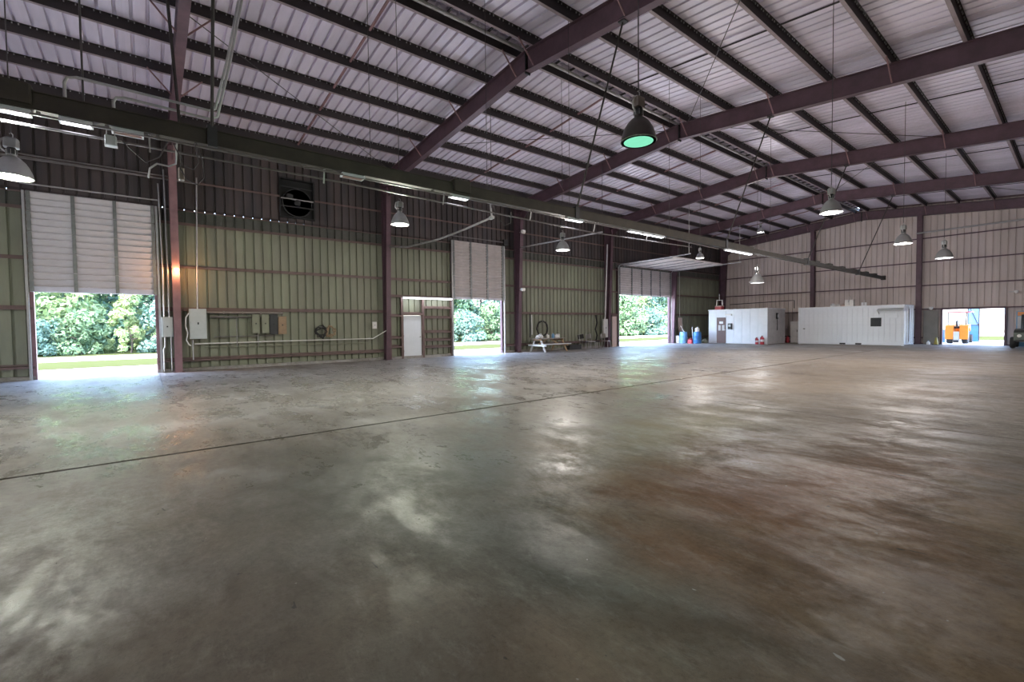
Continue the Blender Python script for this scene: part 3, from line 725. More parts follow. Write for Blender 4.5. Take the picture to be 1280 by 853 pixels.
def high_bay(loc, diam, lens, refl, box, label, energy, color, cord_to=None):
    t = thing('high_bay_lamp', label, 'lamp', loc, group='high bay lamps hung from the roof')
    s = diam / .41
    for nm, k in (('reflector', refl), ('lens', lens), ('ballast_box', box), ('socket_housing', 'neck'), ('wiring_loop', 'arm'), ('hook', 'hook'), ('cooling_fins', 'fins')):
        o = link(nm, LM[k], t); o.scale = (s, s, s)
    top = zraf(loc[1]) + SH - loc[2] - .005
    MB().tube([(0, 0, .59 * s), (0, 0, top)], .008, 5).build('suspension_cable', 'cable', t)
    if energy:
        l = bpy.data.lights.new('lamp_glow', 'POINT'); l.energy = energy; l.color = color; l.shadow_soft_size = .12
        link('lamp_glow', l, t, (0, 0, -.14))
    return t
LW = (1.0, .93, .86)
E0 = 0.14
high_bay((4.63, 3.35, 3.65), .41, 'lens_green', 'refl_dark', 'box', 'large bell lamp with a glowing green lens hanging nearest the camera', 40 * E0, (.62, 1.0, .70))
high_bay((12.25, 3.65, 3.97), .43, 'lens_white', 'refl_light', 'box_light', 'bright warm lamp hanging before the third rafter on the right', 130 * E0, LW)
high_bay((19.87, 3.84, 4.08), .48, 'lens_white', 'refl_light', 'box_light', 'bright warm lamp hanging before the end wall, left of the right-hand wall column', 160 * E0, LW)
high_bay((27.49, 3.91, 4.24), .60, 'lens_soft', 'refl_light', 'box_light', 'grey bell lamp with a thin white rim, rightmost in view', 120 * E0, (.93, .93, 1))
high_bay((-1.50, 10.0, 3.77), .45, 'lens_yellow', 'refl_light', 'box_light', 'lit lamp at the left edge above the first roll-up door', 120 * E0, (.98, 1, .86))
high_bay((4.63, 9.90, 3.84), .41, 'lens_yellow', 'refl_light', 'box_light', 'bright yellow-green lamp hanging before the dark wall beside the fan', 110 * E0, (.98, 1, .83))
high_bay((10.4, 10.4, 3.86), .43, 'lens_white', 'refl_light', 'box_light', 'bright lamp hanging before the dark wall above the picnic table', 150 * E0, LW)
high_bay((19.87, 11.04, 4.47), .36, 'lens_white', 'refl_light', 'box_light', 'small bright lamp hanging by the level sections of the wide door', 130 * E0, LW)
high_bay((23.3, 10.0, 3.43), .62, 'lens_soft', 'refl_light', 'box_light', 'clear pale bell lamp hanging below the beam over the office box', 60 * E0, (1, .97, .95))
high_bay((27.49, 11.63, 6.63), .39, 'lens_soft', 'refl_light', 'box_light', 'small lamp hung high in the far corner under the rafter', 60 * E0, (1, .97, .95))
high_bay((-3.0, 3.4, 3.9), .41, 'lens_white', 'refl_light', 'box_light', 'added unseen fill lamp hanging behind the camera in the right-hand row', 20 * E0, LW)  # out of view, added as fill light
# sodium lamp on the first column
t = thing('wall_lamp', 'small orange sodium lamp fixed to the first pink column', 'lamp', (T0 + .02, 19.36, 3.55))
MB().bbox(-.10, .10, -.02, .10, -.02, .16, .02).build('lamp_housing', 'charcoal', t)
MB().lathe([(0, -.10), (.06, -.085), (.085, -.04), (.085, 0)], 16).build('lamp_globe', 'lens_orange', t, True)
l = bpy.data.lights.new('lamp_glow', 'POINT'); l.energy = 1.6; l.color = (1, .5, .22); l.shadow_soft_size = .08; link('lamp_glow', l, t, (0, -.25, -.12))
# flood lights
for loc, lab in (((16.0, 19.05, 3.45), 'small white floodlight on the column beside the second roll-up door'), ((16.0, 18.98, 6.55), 'tiny white floodlight high on the column beside the second roll-up door'), ((38.6, 6.05, 2.30), 'small white emergency light on the end wall beside the bright doorway'), ((38.55, 2.45, 3.10), 'pale floodlight on the end wall above the right side of the doorway')):
    t = thing('flood_light', lab, 'light', loc)
    MB().bbox(-.12, .12, -.08, .08, -.06, .08, .02).build('housing', 'plastic_white', t)
    MB().lathe([(.05, -.10), (.055, -.06), (.04, .0)], 12, (-.06, 0, 0)).build('lamp_head', 'plastic_white', t, True); MB().lathe([(.05, -.10), (.055, -.06), (.04, .0)], 12, (.06, 0, 0)).build('lamp_head', 'plastic_white', t, True)
    MB().box(-.02, .02, .08, .30, -.02, .02).build('bracket', 'galv', t)
# tube light over the walk-in door
t = thing('tube_light', 'long bright fluorescent batten above the white walk-in door', 'light', (10.55, 19.62, 2.82))
MB().box(-1.31, 1.31, -.03, .12, .03, .07).build('batten', 'white', t)
for a, b in ((-1.30, -.01), (.01, 1.30)): MB().tube([(a, 0, 0), (b, 0, 0)], .03, 10).build('tube', 'tube', t, True)
for x in (-1.31, 0, 1.31): MB().box(x - .012, x + .012, -.035, .035, -.03, .04).build('tube_holder', 'white', t)
l = bpy.data.lights.new('tube_glow', 'AREA'); l.shape = 'RECTANGLE'; l.size = 2.6; l.size_y = .08; l.energy = .8; l.color = (.9, .95, 1)
link('tube_glow', l, t, (0, -.06, -.05))

# ------------------------------------------------------------------ fan in the dark wall
t = thing('exhaust_fan', 'square black exhaust fan set in the dark upper wall', 'fan', ((FAN[0] + FAN[1]) / 2, YS - .08, FAN[2]))
W_, H_ = FAN[1] - FAN[0], FAN[3] - FAN[2]
for a in ((-W_ / 2, -W_ / 2 + .05, 0, H_), (W_ / 2 - .05, W_ / 2, 0, H_), (-W_ / 2 + .05, W_ / 2 - .05, 0, .05), (-W_ / 2 + .05, W_ / 2 - .05, H_ - .05, H_)):
    MB().box(a[0], a[1], -.08, .10, a[2], a[3]).build('fan_frame', 'dark', t)
MB().box(-W_ / 2, W_ / 2, .10, .12, 0, H_).build('back_plate', 'dark', t)
MB().lathe([(.53, -.06), (.56, -.06), (.56, .04), (.53, .04), (.53, -.06)], 32, (0, 0, .62), 'y').build('fan_ring', 'charcoal', t, True)
for i in range(6):
    a = i * math.pi / 3 + .3
    bl = MB(); c, s_ = math.cos(a), math.sin(a)
    bl.add([(c * .10 - s_ * .06, .0, .62 + s_ * .10 + c * .06), (c * .50 - s_ * .14, .03, .62 + s_ * .50 + c * .14), (c * .50 + s_ * .12, -.03, .62 + s_ * .50 - c * .12), (c * .10 + s_ * .06, -.02, .62 + s_ * .10 - c * .06)], [(0, 1, 2, 3)]).build('fan_blade', 'charcoal', t)
MB().lathe([(.10, -.12), (.12, -.10), (.12, .06), (.06, .08)], 16, (0, 0, .62), 'y').build('fan_hub', 'charcoal', t, True)
for z in (.72, .42): MB().box(-W_ / 2 + .05, W_ / 2 - .05, -.10, -.08, z, z + .04).build('motor_rail', 'galv' if z > .5 else 'charcoal', t)
MB().bbox(-.42, -.18, -.22, -.06, .76, .92, .03).build('fan_motor', 'charcoal', t)
MB().box(-W_ / 2, W_ / 2, -.04, .0, 1.2, 1.24).build('louvre_edge', 'charcoal', t)

# ------------------------------------------------------------------ electrical gear on the left wall
def panel(x0, x1, z0, z1, y, label, material='grey_panel', depth=.14):
    t = thing('electrical_panel', label, 'electrical panel', ((x0 + x1) / 2, y, z0))
    w_, h_ = (x1 - x0) / 2, z1 - z0
    MB().box(-w_, w_, -depth, 0, 0, h_).build('cabinet', material, t)
    d = MB().bbox(-w_ + .02, w_ - .02, -depth - .015, -depth, .02, h_ - .02, .006).build('cover', material, t)
    MB().box(-.02, .02, -depth - .03, -depth - .012, h_ * .48, h_ * .55).build('latch', 'dark', d)
    return t
panel(1.15, 1.66, 1.14, 2.20, 19.62, 'large pale grey breaker panel to the right of the pink column')
panel(.38, .69, 1.23, 1.91, 19.62, 'smaller grey breaker panel between the first door and the pink column')
for x in (3.10, 3.42): panel(x, x + .26, 1.30, 2.02, 19.72, 'dull green switch box on the olive wall, ' + ('left one of the two' if x < 3.3 else 'right one of the two'), 'wall_green', .10)
panel(3.70, 3.98, 1.25, 2.02, 19.72, 'narrow black switch box on the olive wall', 'charcoal', .10)
panel(4.00, 4.30, 1.25, 1.95, 19.72, 'tan metal switch box at the right of the row on the olive wall', 'wood', .08)
panel(7.80, 7.99, 1.42, 1.72, 19.72, 'little cream switch box on the wall before the second column', 'plastic_white', .06)
panel(23.18, 23.60, .65, 1.85, 19.60, 'tall grey box with a white edge on the fourth column', 'white_dirty', .12)
pipe('panel_conduit', [(1.40, 19.55, 2.2), (1.42, 19.55, 3.2), (1.46, 19.55, 5.0), (1.50, 19.55, 6.8)], .024, 'galv', 'tall steel conduit rising from the large breaker panel', 'conduit', 8)
pipe('panel_conduit', [(.46, 19.55, 1.9), (.46, 19.55, 4.0), (.42, 19.55, 6.4)], .022, 'galv', 'left steel conduit rising from the small breaker panel', 'conduit', 8)
pipe('panel_conduit', [(.60, 19.55, 1.9), (.60, 19.55, 4.0), (.58, 19.55, 6.9)], .022, 'galv', 'right steel conduit rising from the small breaker panel', 'conduit', 8)
pipe('panel_conduit', [(.46, 19.6, 1.23), (.46, 19.6, .9), (.42, 19.6, .8), (.42, 19.6, .05)], .022, 'galv', 'steel conduit from the small breaker panel down to the floor', 'conduit', 8)
pipe('panel_conduit', [(.63, 19.6, 1.23), (.63, 19.6, .05)], .022, 'galv', 'second straight conduit from the small breaker panel down to the floor', 'conduit', 8)
pipe('panel_cable', [(1.15, 19.5, 2.05), (1.06, 19.5, 1.9), (1.04, 19.5, 1.6), (1.10, 19.5, 1.35), (1.05, 19.5, 1.1), (1.12, 19.5, .95), (1.18, 19.5, .90)], .02, 'plastic_white', 'white looping cable at the left side of the large breaker panel', 'cable', 8)
pipe('panel_conduit', [(1.24, 19.6, 1.1), (1.24, 19.6, .40)], .02, 'galv', 'short conduit below the large breaker panel', 'conduit', 8)
pipe('wall_pipe', [(1.66, 19.66, 2.08), (4.2, 19.66, 2.08)], .035, 'wood_grey', 'upper pale pipe from the large breaker panel along the olive wall', 'pipe', 8, [(x, 19.66, 2.08) for x in (2.2, 2.8, 3.4)])
pipe('wall_pipe', [(1.8, 19.66, 1.92), (4.1, 19.66, 1.92)], .03, 'conduit', 'second grey pipe under the upper pale pipe on the olive wall', 'pipe', 8)
pipe('wall_pipe', [(1.9, 19.70, 1.20), (3.9, 19.70, 1.20)], .022, 'conduit', 'thin dark pipe across the olive wall below the switch boxes', 'pipe')
pipe('wall_pipe', [(1.3, 19.70, .96), (4.1, 19.68, .98), (7.8, 19.66, .98), (8.44, 19.45, 1.38)], .022, 'plastic_white', 'long pale pipe low on the olive wall, bent up at the second column', 'pipe', 8)
pipe('wall_pipe', [(1.6, 19.70, .84), (7.6, 19.70, .80)], .02, 'wall_green', 'thin green pipe lowest on the olive wall', 'pipe')
for x, z0, z1 in ((3.25, 2.02, 2.08), (3.55, 2.02, 2.08), (3.84, 2.02, 2.08), (4.14, 1.95, 2.08), (2.6, .84, 1.9), (3.3, .8, 1.3)):
    pipe('drop_pipe', [(x, 19.68, z0), (x, 19.68, z1)], .016, 'conduit', 'short upright pipe at %s, olive wall' % {3.25: 'the left green switch box', 3.55: 'the right green switch box', 3.84: 'the black switch box', 4.14: 'the tan switch box', 2.6: 'the bare stretch', 3.3: 'the foot of the green switch boxes'}[x], 'pipe')
# tangled hose and cable hanging on the wall
def coil(cx, cz, r, y, turns, thick, material, name, label, cat, jit=.05):
    rnd = random.Random(int(cx * 100)); pts = []
    for i in range(turns * 14):
        a = i / 14 * 2 * math.pi; k = r * (1 + rnd.uniform(-jit, jit)); pts.append((k * math.cos(a), -.02 - .012 * (i / 14), k * math.sin(a) * 1.05 - .02 * math.sin(a * .5)))
    t = thing(name, label, cat, (cx, y, cz)); MB().tube(pts, thick, 6).build('coil', material, t, True)
    MB().tube([(0, .03, r * .95), (0, -.10, r * .95), (0, -.12, r * 1.05)], .012, 6).build('hook', 'galv', t)
    return t
coil(5.62, 1.32, .20, 19.70, 4, .022, 'rubber', 'hose_coil', 'dark tangled hose coil hanging on the olive wall, left of a pair', 'hose', .35)
coil(5.98, 1.32, .17, 19.70, 3, .022, 'wood', 'cable_coil', 'brownish tangled cable coil hanging on the olive wall, right of a pair', 'cable', .45)
coil(17.95, 1.30, .42, 19.70, 3, .03, 'rubber', 'hose_coil', 'large dark hose loop hanging on the wall behind the picnic table', 'hose', .06)
pipe('hanging_strap', [(17.15, 19.68, 2.1), (17.15, 19.66, .95)], .03, 'plastic_white', 'pale upright pole on the wall behind the picnic table', 'pole')
pipe('hanging_strap', [(17.02, 19.68, 2.15), (17.0, 19.66, .8)], .035, 'charcoal', 'dark upright pole on the wall behind the picnic table', 'pole')
pipe('hanging_hose', [(22.55, 19.6, 2.1), (22.6, 19.55, 1.6), (22.45, 19.55, 1.2), (22.6, 19.55, .8), (22.5, 19.55, .5)], .05, 'rubber', 'thick dark hose hanging beside the tall box on the fourth column', 'hose', 8)
pipe('service_conduit', [(23.15, 19.35, 1.85), (23.15, 19.25, 4.0), (23.1, 19.1, 6.6)], .045, 'galv', 'thick steel conduit up the side of the fourth column', 'conduit', 8)
t = thing('leaning_board', 'pale pinkish board standing against the wall left of the wide door', 'board', (24.35, 19.60, 0))
MB().box(-.22, .22, -.05, 0, 0, 2.02).build('board_panel', 'pink', t); MB().box(.22, .28, -.07, 0, 0, 2.1).build('edge_batten', 'brown_door', t); MB().box(-.25, .28, -.06, 0, 2.02, 2.12).build('top_batten', 'brown_door', t)
# boom pipes reaching in from the columns
pipe('drop_boom', [(8.5, 19.3, 5.05), (8.5, 17.5, 4.78), (8.5, 15, 4.70), (8.5, 13.2, 4.76), (8.5, 11.7, 4.86)], .035, 'galv', 'long pale hose swung from the second column towards the beam', 'hose', 8)
t = thing('boom_fitting', 'pale pipe fitting hung under the beam at the end of the long hose', 'fitting', (8.5, 11.6, 4.86))
MB().lathe([(.04, -.1), (.06, -.06), (.06, .08), (.03, .12)], 12, (0, 0, 0), 'y').build('valve_body', 'alu_light', t, True); MB().tube([(0, 0, .05), (0, .05, .35), (.1, .2, .45)], .03, 8).build('elbow', 'galv', t, True); MB().tube([(0, 0, .3), (0, 0, 3.95)], .01, 5).build('hanger', 'cable', t)
pipe('drop_boom', [(16.0, 19.15, 5.72), (16.0, 13.5, 5.62)], .035, 'galv', 'straight pale pipe reaching in from the third column', 'pipe', 8)
pipe('boom_hanger', [(16.0, 13.5, 5.62), (16.0, 13.5, 8.72)], .012, 'cable', 'thin wire holding up the straight pale pipe', 'wire')
pipe('wall_rail', [(XF - .35, 6.8, 7.08), (XF - .35, -1.2, 7.16)], .05, 'galv', 'pale pipe running along the end wall right of the wall column', 'pipe', 8)

# ------------------------------------------------------------------ picnic table with what lies on it
t = thing('picnic_table', 'wooden picnic table with white-painted end and bench against the wall', 'table', (17.75, 18.92, 0))
L_ = 1.05
for i in range(5): MB().box(-L_, L_, -.36 + i * .145, -.36 + i * .145 + .135, .72, .755).build('tabletop_plank', 'wood_grey', t)
for s in (-1, 1):
    for j in range(2): MB().box(-L_, L_, s * .62 + (j - 1) * .13, s * .62 + (j - 1) * .13 + .12, .42, .455).build('seat_plank', 'white' if s < 0 else 'wood_grey', t)
for s, mt_ in ((-1, 'white'), (1, 'wood')):
    x = s * (L_ - .22)
    for q in (-1, 1): MB().bar((x, q * .22, .72), (x, q * .62, 0), .04, .10, (1, 0, 0)).build('leg', mt_, t)
    MB().box(x - .06, x - .02, -.74, .74, .32, .42).build('seat_support', mt_, t); MB().box(x - .06, x - .02, -.36, .36, .63, .72).build('top_support', 'wood' if s < 0 else mt_, t)
MB().bar((-.8, 0, .40), (-.15, 0, .70), .035, .08, (0, 0, 1)).build('brace', 'wood', t); MB().bar((.8, 0, .40), (.15, 0, .70), .035, .08).build('brace', 'wood', t)
def bag(name, loc, s, material, label, seed):
    rnd = random.Random(seed); t = thing(name, label, 'bag', loc)
    prof = [(0, 0), (s * .9, .01), (s * 1.05, s * .5), (s * .8, s * 1.0), (s * .35, s * 1.25), (s * .5, s * 1.45)]
    mb = MB().lathe(prof, 12); mb.v = [(x * (1 + rnd.uniform(-.22, .22)), y * (1 + rnd.uniform(-.22, .22)), z * (1 + rnd.uniform(-.1, .1))) for x, y, z in mb.v]
    mb.build('sack', material, t, True); MB().lathe([(s * .42, s * 1.2), (s * .42, s * 1.28)], 10).build('tie', 'galv', t)
bag('plastic_bag', (16.98, 19.0, .755), .12, 'paper', 'crumpled white bag on the white end of the picnic table', 1)
bag('plastic_bag', (17.28, 19.1, .755), .17, 'paper', 'tall crumpled white bag near the white end of the picnic table', 2)
bag('plastic_bag', (18.45, 19.0, .755), .15, 'paper', 'crumpled pale bag near the far end of the picnic table', 3)
def jug(loc, r, h, material, label, capm='red', name='bottle', cat='bottle'):
    t = thing(name, label, cat, loc); MB().lathe([(r * .9, 0), (r, .01), (r, h * .68), (r * .6, h * .82), (r * .35, h * .88), (r * .35, h * .96)], 14).build('body', material, t, True)
    MB().lathe([(r * .42, h * .94), (r * .42, h), (0, h)], 12).build('cap', capm, t, True)
jug((17.72, 19.0, .755), .07, .24, 'plastic_white', 'white bottle in the middle of the picnic table')
jug((17.92, 19.1, .755), .05, .20, 'plastic_white', 'small white bottle with a blue cap on the picnic table', 'blue')
jug((18.15, 18.98, .755), .08, .28, 'blue_pale', 'bluish bottle standing on the picnic table', 'white')
jug((18.72, 19.1, .755), .06, .26, 'plastic_white', 'white bottle at the far end of the picnic table', 'dark')

# chairs and clutter between table and fourth column
def chair(loc, rz, material, label):
    t = thing('metal_chair', label, 'chair', loc, rz, 'old chairs by the side wall')
    MB().bbox(-.22, .22, -.21, .21, .42, .46, .015).build('seat', material, t)
    MB().bar((0, .20, .62), (0, .25, .88), .40, .02, (1, 0, 0)).build('backrest', material, t)
    for x in (-.20, .20):
        MB().tube([(x, -.18, .42), (x * 1.1, -.22, 0)], .015, 6).build('leg', 'galv', t); MB().tube([(x, .26, .92), (x, .18, .43), (x * 1.1, .26, 0)], .015, 6).build('leg', 'galv', t)
chair((21.05, 19.25, 0), R(20), 'charcoal', 'black chair nearest the picnic table')
chair((21.72, 19.30, 0), R(-10), 'white_dirty', 'pale worn chair in the middle of the old chairs')
chair((22.95, 19.10, 0), R(15), 'wood_grey', 'grey chair beside the fourth column')
t = thing('stool', 'low dark stool between the old chairs', 'stool', (22.30, 19.3, 0)); MB().lathe([(.17, .40), (.18, .42), (.18, .45), (.16, .46)], 16).build('seat', 'charcoal', t, True)
for a in range(4): MB().tube([(.12 * math.cos(a * 1.57 + .8), .12 * math.sin(a * 1.57 + .8), .41), (.2 * math.cos(a * 1.57 + .8), .2 * math.sin(a * 1.57 + .8), 0)], .013, 6).build('leg', 'galv', t)
t = thing('tool_crate', 'dark low crate of parts beyond the picnic table', 'crate', (20.2, 19.35, 0))
for y in (-.2, .18): MB().box(-.5, .5, y, y + .02, .0, .28).build('side', 'charcoal', t)
for x in (-.5, .48): MB().box(x, x + .02, -.18, .18, 0, .28).build('end', 'charcoal', t)
MB().box(-.48, .48, -.18, .18, .0, .03).build('bottom', 'charcoal', t)

# ------------------------------------------------------------------ corner by the wide door: drums and so on
def drum(loc, material, label):
    t = thing('plastic_drum', label, 'drum', loc)
    MB().lathe([(.26, 0), (.28, .02), (.285, .26), (.295, .28), (.285, .30), (.285, .55), (.295, .57), (.285, .59), (.27, .84), (.25, .87), (.25, .85), (0, .85)], 22).build('barrel', material, t, True)
    for x in (-.12, .12): MB().lathe([(.035, .85), (.035, .875), (0, .875)], 10, (x, 0, 0)).build('bung', 'white', t, True)
    return t
drum((31.75, 18.95, 0), 'blue_pale', 'pale blue plastic drum just right of the wide door')
drum((32.0, 17.98, 0), 'blue', 'deep blue plastic drum with a white jug on top')
jug((32.0, 17.98, .876), .16, .36, 'plastic_white', 'white water jug standing on the deep blue drum', 'white', 'water_jug', 'jug')
t = thing('white_bin', 'pale plastic bin beside the pale blue drum', 'bin', (31.65, 19.38, 0)); MB().lathe([(.16, 0), (.20, .55), (.21, .55), (.21, .58), (.18, .58), (.15, .03)], 16).build('tub', 'plastic_white', t, True); MB().tube([(.2, 0, .5), (.26, 0, .45), (.2, 0, .4)], .01, 5).build('handle', 'galv', t)
t = thing('tall_board', 'tall pinkish door leaf leaning on the corner wall behind the drums', 'board', (32.35, 19.45, 0))
MB().bar((0, 0, 0), (0, .18, 1.95), .50, .04, (0, 1, 0)).build('board_panel', 'pink', t); MB().bar((.25, -.01, 0), (.25, .17, 1.95), .04, .06, (0, 1, 0)).build('edge_strip', 'white_dirty', t)
def broom(a, b, label, material='plastic_white'):
    a = Vector(a); b = Vector(b); t = thing('broom', label, 'broom', tuple(a)); d = b - a
    MB().tube([(0, 0, .12), tuple(d)], .018, 6).build('handle', material, t); MB().bbox(-.15, .15, -.03, .03, .0, .13, .01).build('brush', 'rubber', t)
broom((31.9, 18.5, 0), (31.75, 19.2, 1.35), 'broom leaning behind the pale blue drum')
broom((32.0, 18.35, 0), (32.1, 18.45, 1.25), 'white-handled broom leaning on the deep blue drum')
t = thing('fuel_can', 'red plastic fuel can on the floor between the two drums', 'fuel can', (31.85, 18.42, 0)); MB().bbox(-.16, .16, -.2, .2, 0, .30, .05).build('can_body', 'red', t); MB().tube([(-.0, -.12, .30), (0, -.1, .38), (0, .1, .38), (0, .12, .30)], .02, 6).build('handle', 'red', t); MB().tube([(0, .16, .28), (0, .24, .38)], .02, 6).build('spout', 'yellow', t)
bag('garden_bag', (33.0, 17.95, 0), .22, 'wall_green', 'greenish sack slumped at the corner of the office box', 9)
pipe('door_pull_rope', [(31.75, 19.3, 5.4), (31.78, 19.3, 2.0)], .012, 'plastic_white', 'thin pale rope hanging to the right of the wide door', 'rope')

# ------------------------------------------------------------------ white office box
OX, OY0, OY1, OH = 33.2, 13.56, 17.72, 2.50
t = thing('office_box', 'white flat-roofed office box with a brown door in the far corner', 'office', (OX, OY0, 0))
W_ = OY1 - OY0; Dp = 2.9
def frontp(y0, y1, z0, z1, nm='wall_sheet'): MB().box(-.03, 0, y0, y1, z0, z1).build(nm, 'white', t)
dy0, dy1, dz = 2.83, 3.55, 1.93
n = 7; ys = [dy0 * i / 5 for i in range(6)]
for a, b in zip(ys[:-1], ys[1:]): frontp(a + .006, b - .006, .02, OH - .06)
frontp(dy0 + .01, dy1, dz, OH - .06); frontp(dy1 + .006, W_, .02, OH - .06)
MB().box(.0, Dp, .0, W_, .01, OH - .05).build('core', 'white', t)
for i in range(4): MB().box(i * Dp / 4 + .006, (i + 1) * Dp / 4 - .006, -.03, 0, .02, OH - .06).build('side_sheet', 'white_dirty', t)
MB().box(-.05, Dp + .05, -.05, W_ + .05, OH - .06, OH).build('roof_edge', 'white', t)
dd = MB().box(-.045, -.012, dy0 + .02, dy1 - .02, .03, dz - .02).build('door', 'brown_door', t)
MB().box(-.055, -.045, dy0 + .22, dy0 + .50, 1.45, 1.62).build('notice', 'paper', dd); MB().box(-.055, -.045, dy0 + .12, dy0 + .30, .95, 1.35).build('notice', 'white_dirty', dd); MB().box(-.055, -.045, dy0 + .40, dy0 + .58, .95, 1.35).build('notice', 'white_dirty', dd)
MB().lathe([(0, -.1), (.03, -.09), (.03, -.045)], 10, (0, dy0 + .08, 1.0), 'x').build('knob', 'galv', dd)
MB().box(-.04, 0, -.03, .03, .0, OH - .06).build('corner_post', 'white', t)
t2 = thing('time_clock', 'dark wall-mounted box beside the brown office door', 'box', (OX - .04, 16.08, 1.05)); MB().bbox(-.12, 0, -.14, .14, 0, .42, .02).build('case', 'charcoal', t2); MB().box(-.13, -.12, -.08, .08, .18, .34).build('face', 'grey_panel', t2)
t2 = thing('office_light', 'small white light fitting above the brown office door', 'light', (OX - .03, 16.2, 2.05)); MB().bbox(-.10, 0, -.25, .25, 0, .10, .02).build('housing', 'plastic_white', t2); MB().box(-.11, -.02, -.22, .22, -.02, 0).build('diffuser', 'white', t2)
t2 = thing('wall_telephone', 'black wall device with hanging cord on the dark side of the office box', 'telephone', (34.6, OY0 - .03, 1.75)); MB().bbox(-.09, .09, -.10, 0, 0, .42, .02).build('case', 'dark', t2); MB().box(-.03, .03, -.12, -.10, .1, .32).build('label_plate', 'white', t2); MB().tube([(0, -.06, 0), (.02, -.06, -.4), (0, -.06, -.8)], .02, 6).build('cord', 'dark', t2)
def extinguisher(loc, h, label):
    t = thing('fire_extinguisher', label, 'extinguisher', loc, group='fire extinguishers'); r = h * .21
    MB().lathe([(r * .95, 0), (r, .02), (r, h * .72), (r * .5, h * .84), (r * .25, h * .86), (r * .25, h * .92)], 14).build('cylinder', 'red', t, True)
    MB().box(-.02, .02, -.08, .05, h * .92, h * .97).build('lever', 'dark', t); MB().tube([(0, .03, h * .9), (-r, .06, h * .8), (-r * 1.15, .03, h * .3)], .012, 6).build('hose', 'dark', t); MB().lathe([(r * 1.01, h * .3), (r * 1.01, h * .55)], 14).build('label_band', 'paper', t, True)
extinguisher((33.02, 14.16, 0), .50, 'shorter red fire extinguisher at the front of the office box')
extinguisher((33.0, 13.80, 0), .62, 'taller red fire extinguisher at the corner of the office box')
# things on the office roof
t = thing('cooler', 'pinkish red cooler box on the office roof', 'cooler', (34.2, 17.42, OH)); MB().bbox(-.22, .22, -.26, .26, 0, .26, .03).build('tub', 'red', t); MB().bbox(-.23, .23, -.27, .27, .26, .33, .03).build('lid', 'pink', t)
t = thing('plastic_chair', 'white plastic chair perched on the cooler on the office roof', 'chair', (34.2, 17.42, OH + .332), R(-60))
MB().bbox(-.21, .21, -.21, .21, .40, .43, .01).build('seat', 'plastic_white', t)
MB().bar((0, .20, .43), (0, .30, .86), .40, .025, (1, 0, 0)).build('backrest', 'plastic_white', t)
for x in (-.18, .18):
    for y in (-.18, .18): MB().bar((x, y, .40), (x * 1.15, y * 1.15, 0), .04, .04).build('leg', 'plastic_white', t)
pipe('roof_pipe', [(36.0, 17.5, 2.95), (36.0, 13.2, 3.05), (36.0, 12.9, 3.05), (36.0, 12.9, 2.5)], .03, 'charcoal', 'thin dark pipe on stubs above the office roof', 'pipe', 6)
t = thing('metal_locker', 'pale metal locker standing between office box and container', 'locker', (37.3, 13.3, 0)); MB().box(0, .5, -.22, .30, 0, 1.57).build('carcass', 'white_dirty', t); d_ = MB().box(-.02, 0, -.21, .29, .08, 1.54).build('locker_door', 'white_dirty', t); MB().box(-.04, -.02, -.16, -.13, .8, .95).build('handle', 'dark', d_)
t = thing('red_can', 'small dark red canister on the floor beside the pale locker', 'canister', (37.15, 13.75, 0)); MB().lathe([(.12, 0), (.13, .02), (.13, .34), (.06, .42), (.05, .48)], 12).build('canister_body', 'red', t, True); MB().tube([(-.05, 0, .45), (0, 0, .52), (.05, 0, .45)], .01, 5).build('handle', 'dark', t)

# ------------------------------------------------------------------ white shipping container office
CX, CY0, CY1, CH = 35.4, 6.73, 12.41, 2.50
t = thing('shipping_container', 'white shipping container office with a window and small hood', 'container', (CX, CY0, 0))
W_ = CY1 - CY0; Dp = 2.44
MB().box(.02, Dp, .02, W_ - .02, .12, CH - .03).build('core', 'white', t)
nrib = 20; pw = (W_ - .24) / nrib
me = MB().prism([(-.016, .004), (-.02, .02), (-.02, pw - .02), (-.016, pw - .004), (.02, pw), (.02, 0)], (.16, CH - .14), 'z').mesh('corrugation', M['white'])
wy0, wy1, wz0, wz1 = 1.08, 1.62, 1.18, 1.72
for i in range(nrib):
    y = .12 + i * pw
    link('corrugation', me, t, (0, y, 0))
for y in (0, W_ - .12): MB().box(-.03, .10, y, y + .12, 0, CH).build('corner_post', 'white', t); MB().box(Dp - .1, Dp, y, y + .12, 0, CH).build('corner_post', 'white', t)
MB().box(-.025, .1, .12, W_ - .12, CH - .14, CH - .01).build('top_rail', 'white', t)
br = MB().box(-.025, .1, .12, W_ - .12, .02, .16).build('bottom_rail', 'white', t)
for y in (2.08, 2.93): MB().box(-.03, -.02, y, y + .32, .03, .13).build('forklift_pocket', 'dark', br)
MB().box(-.02, Dp, .0, W_, CH - .03, CH).build('roof_sheet', 'white_dirty', t)
for z in (.15, CH - .15): MB().box(.1, Dp - .1, -.01, .03, z - .08, z + .08).build('end_rail', 'white', t)
for x in (.45, .85, 1.6, 2.0): MB().tube([(x, -.03, .12), (x, -.03, CH - .1)], .02, 6).build('lock_rod', 'white_dirty', t)
MB().box(1.20, 1.24, -.015, .01, .15, CH - .15).build('door_seam', 'dark', t)
wf = MB().box(-.04, -.022, wy0 - .05, wy1 + .05, wz0 - .05, wz1 + .05).build('window_frame', 'white', t)
MB().box(-.047, -.04, wy0, wy1, wz0, wz1).build('pane', 'glass_dark', wf)
hd = MB().prism([(-.02, 2.30), (-.40, 2.16), (-.40, 2.13), (-.02, 2.26)], (.02, 1.25), 'y').build('hood', 'grey_panel', t)
MB().tube([(-.38, .05, 2.15), (-.38, 1.22, 2.15)], .015, 6).build('hood_rail', 'galv', hd); MB().bar((-.36, 1.2, 2.15), (-.03, 1.2, 1.95), .03, .03).build('hood_bracket', 'galv', hd)
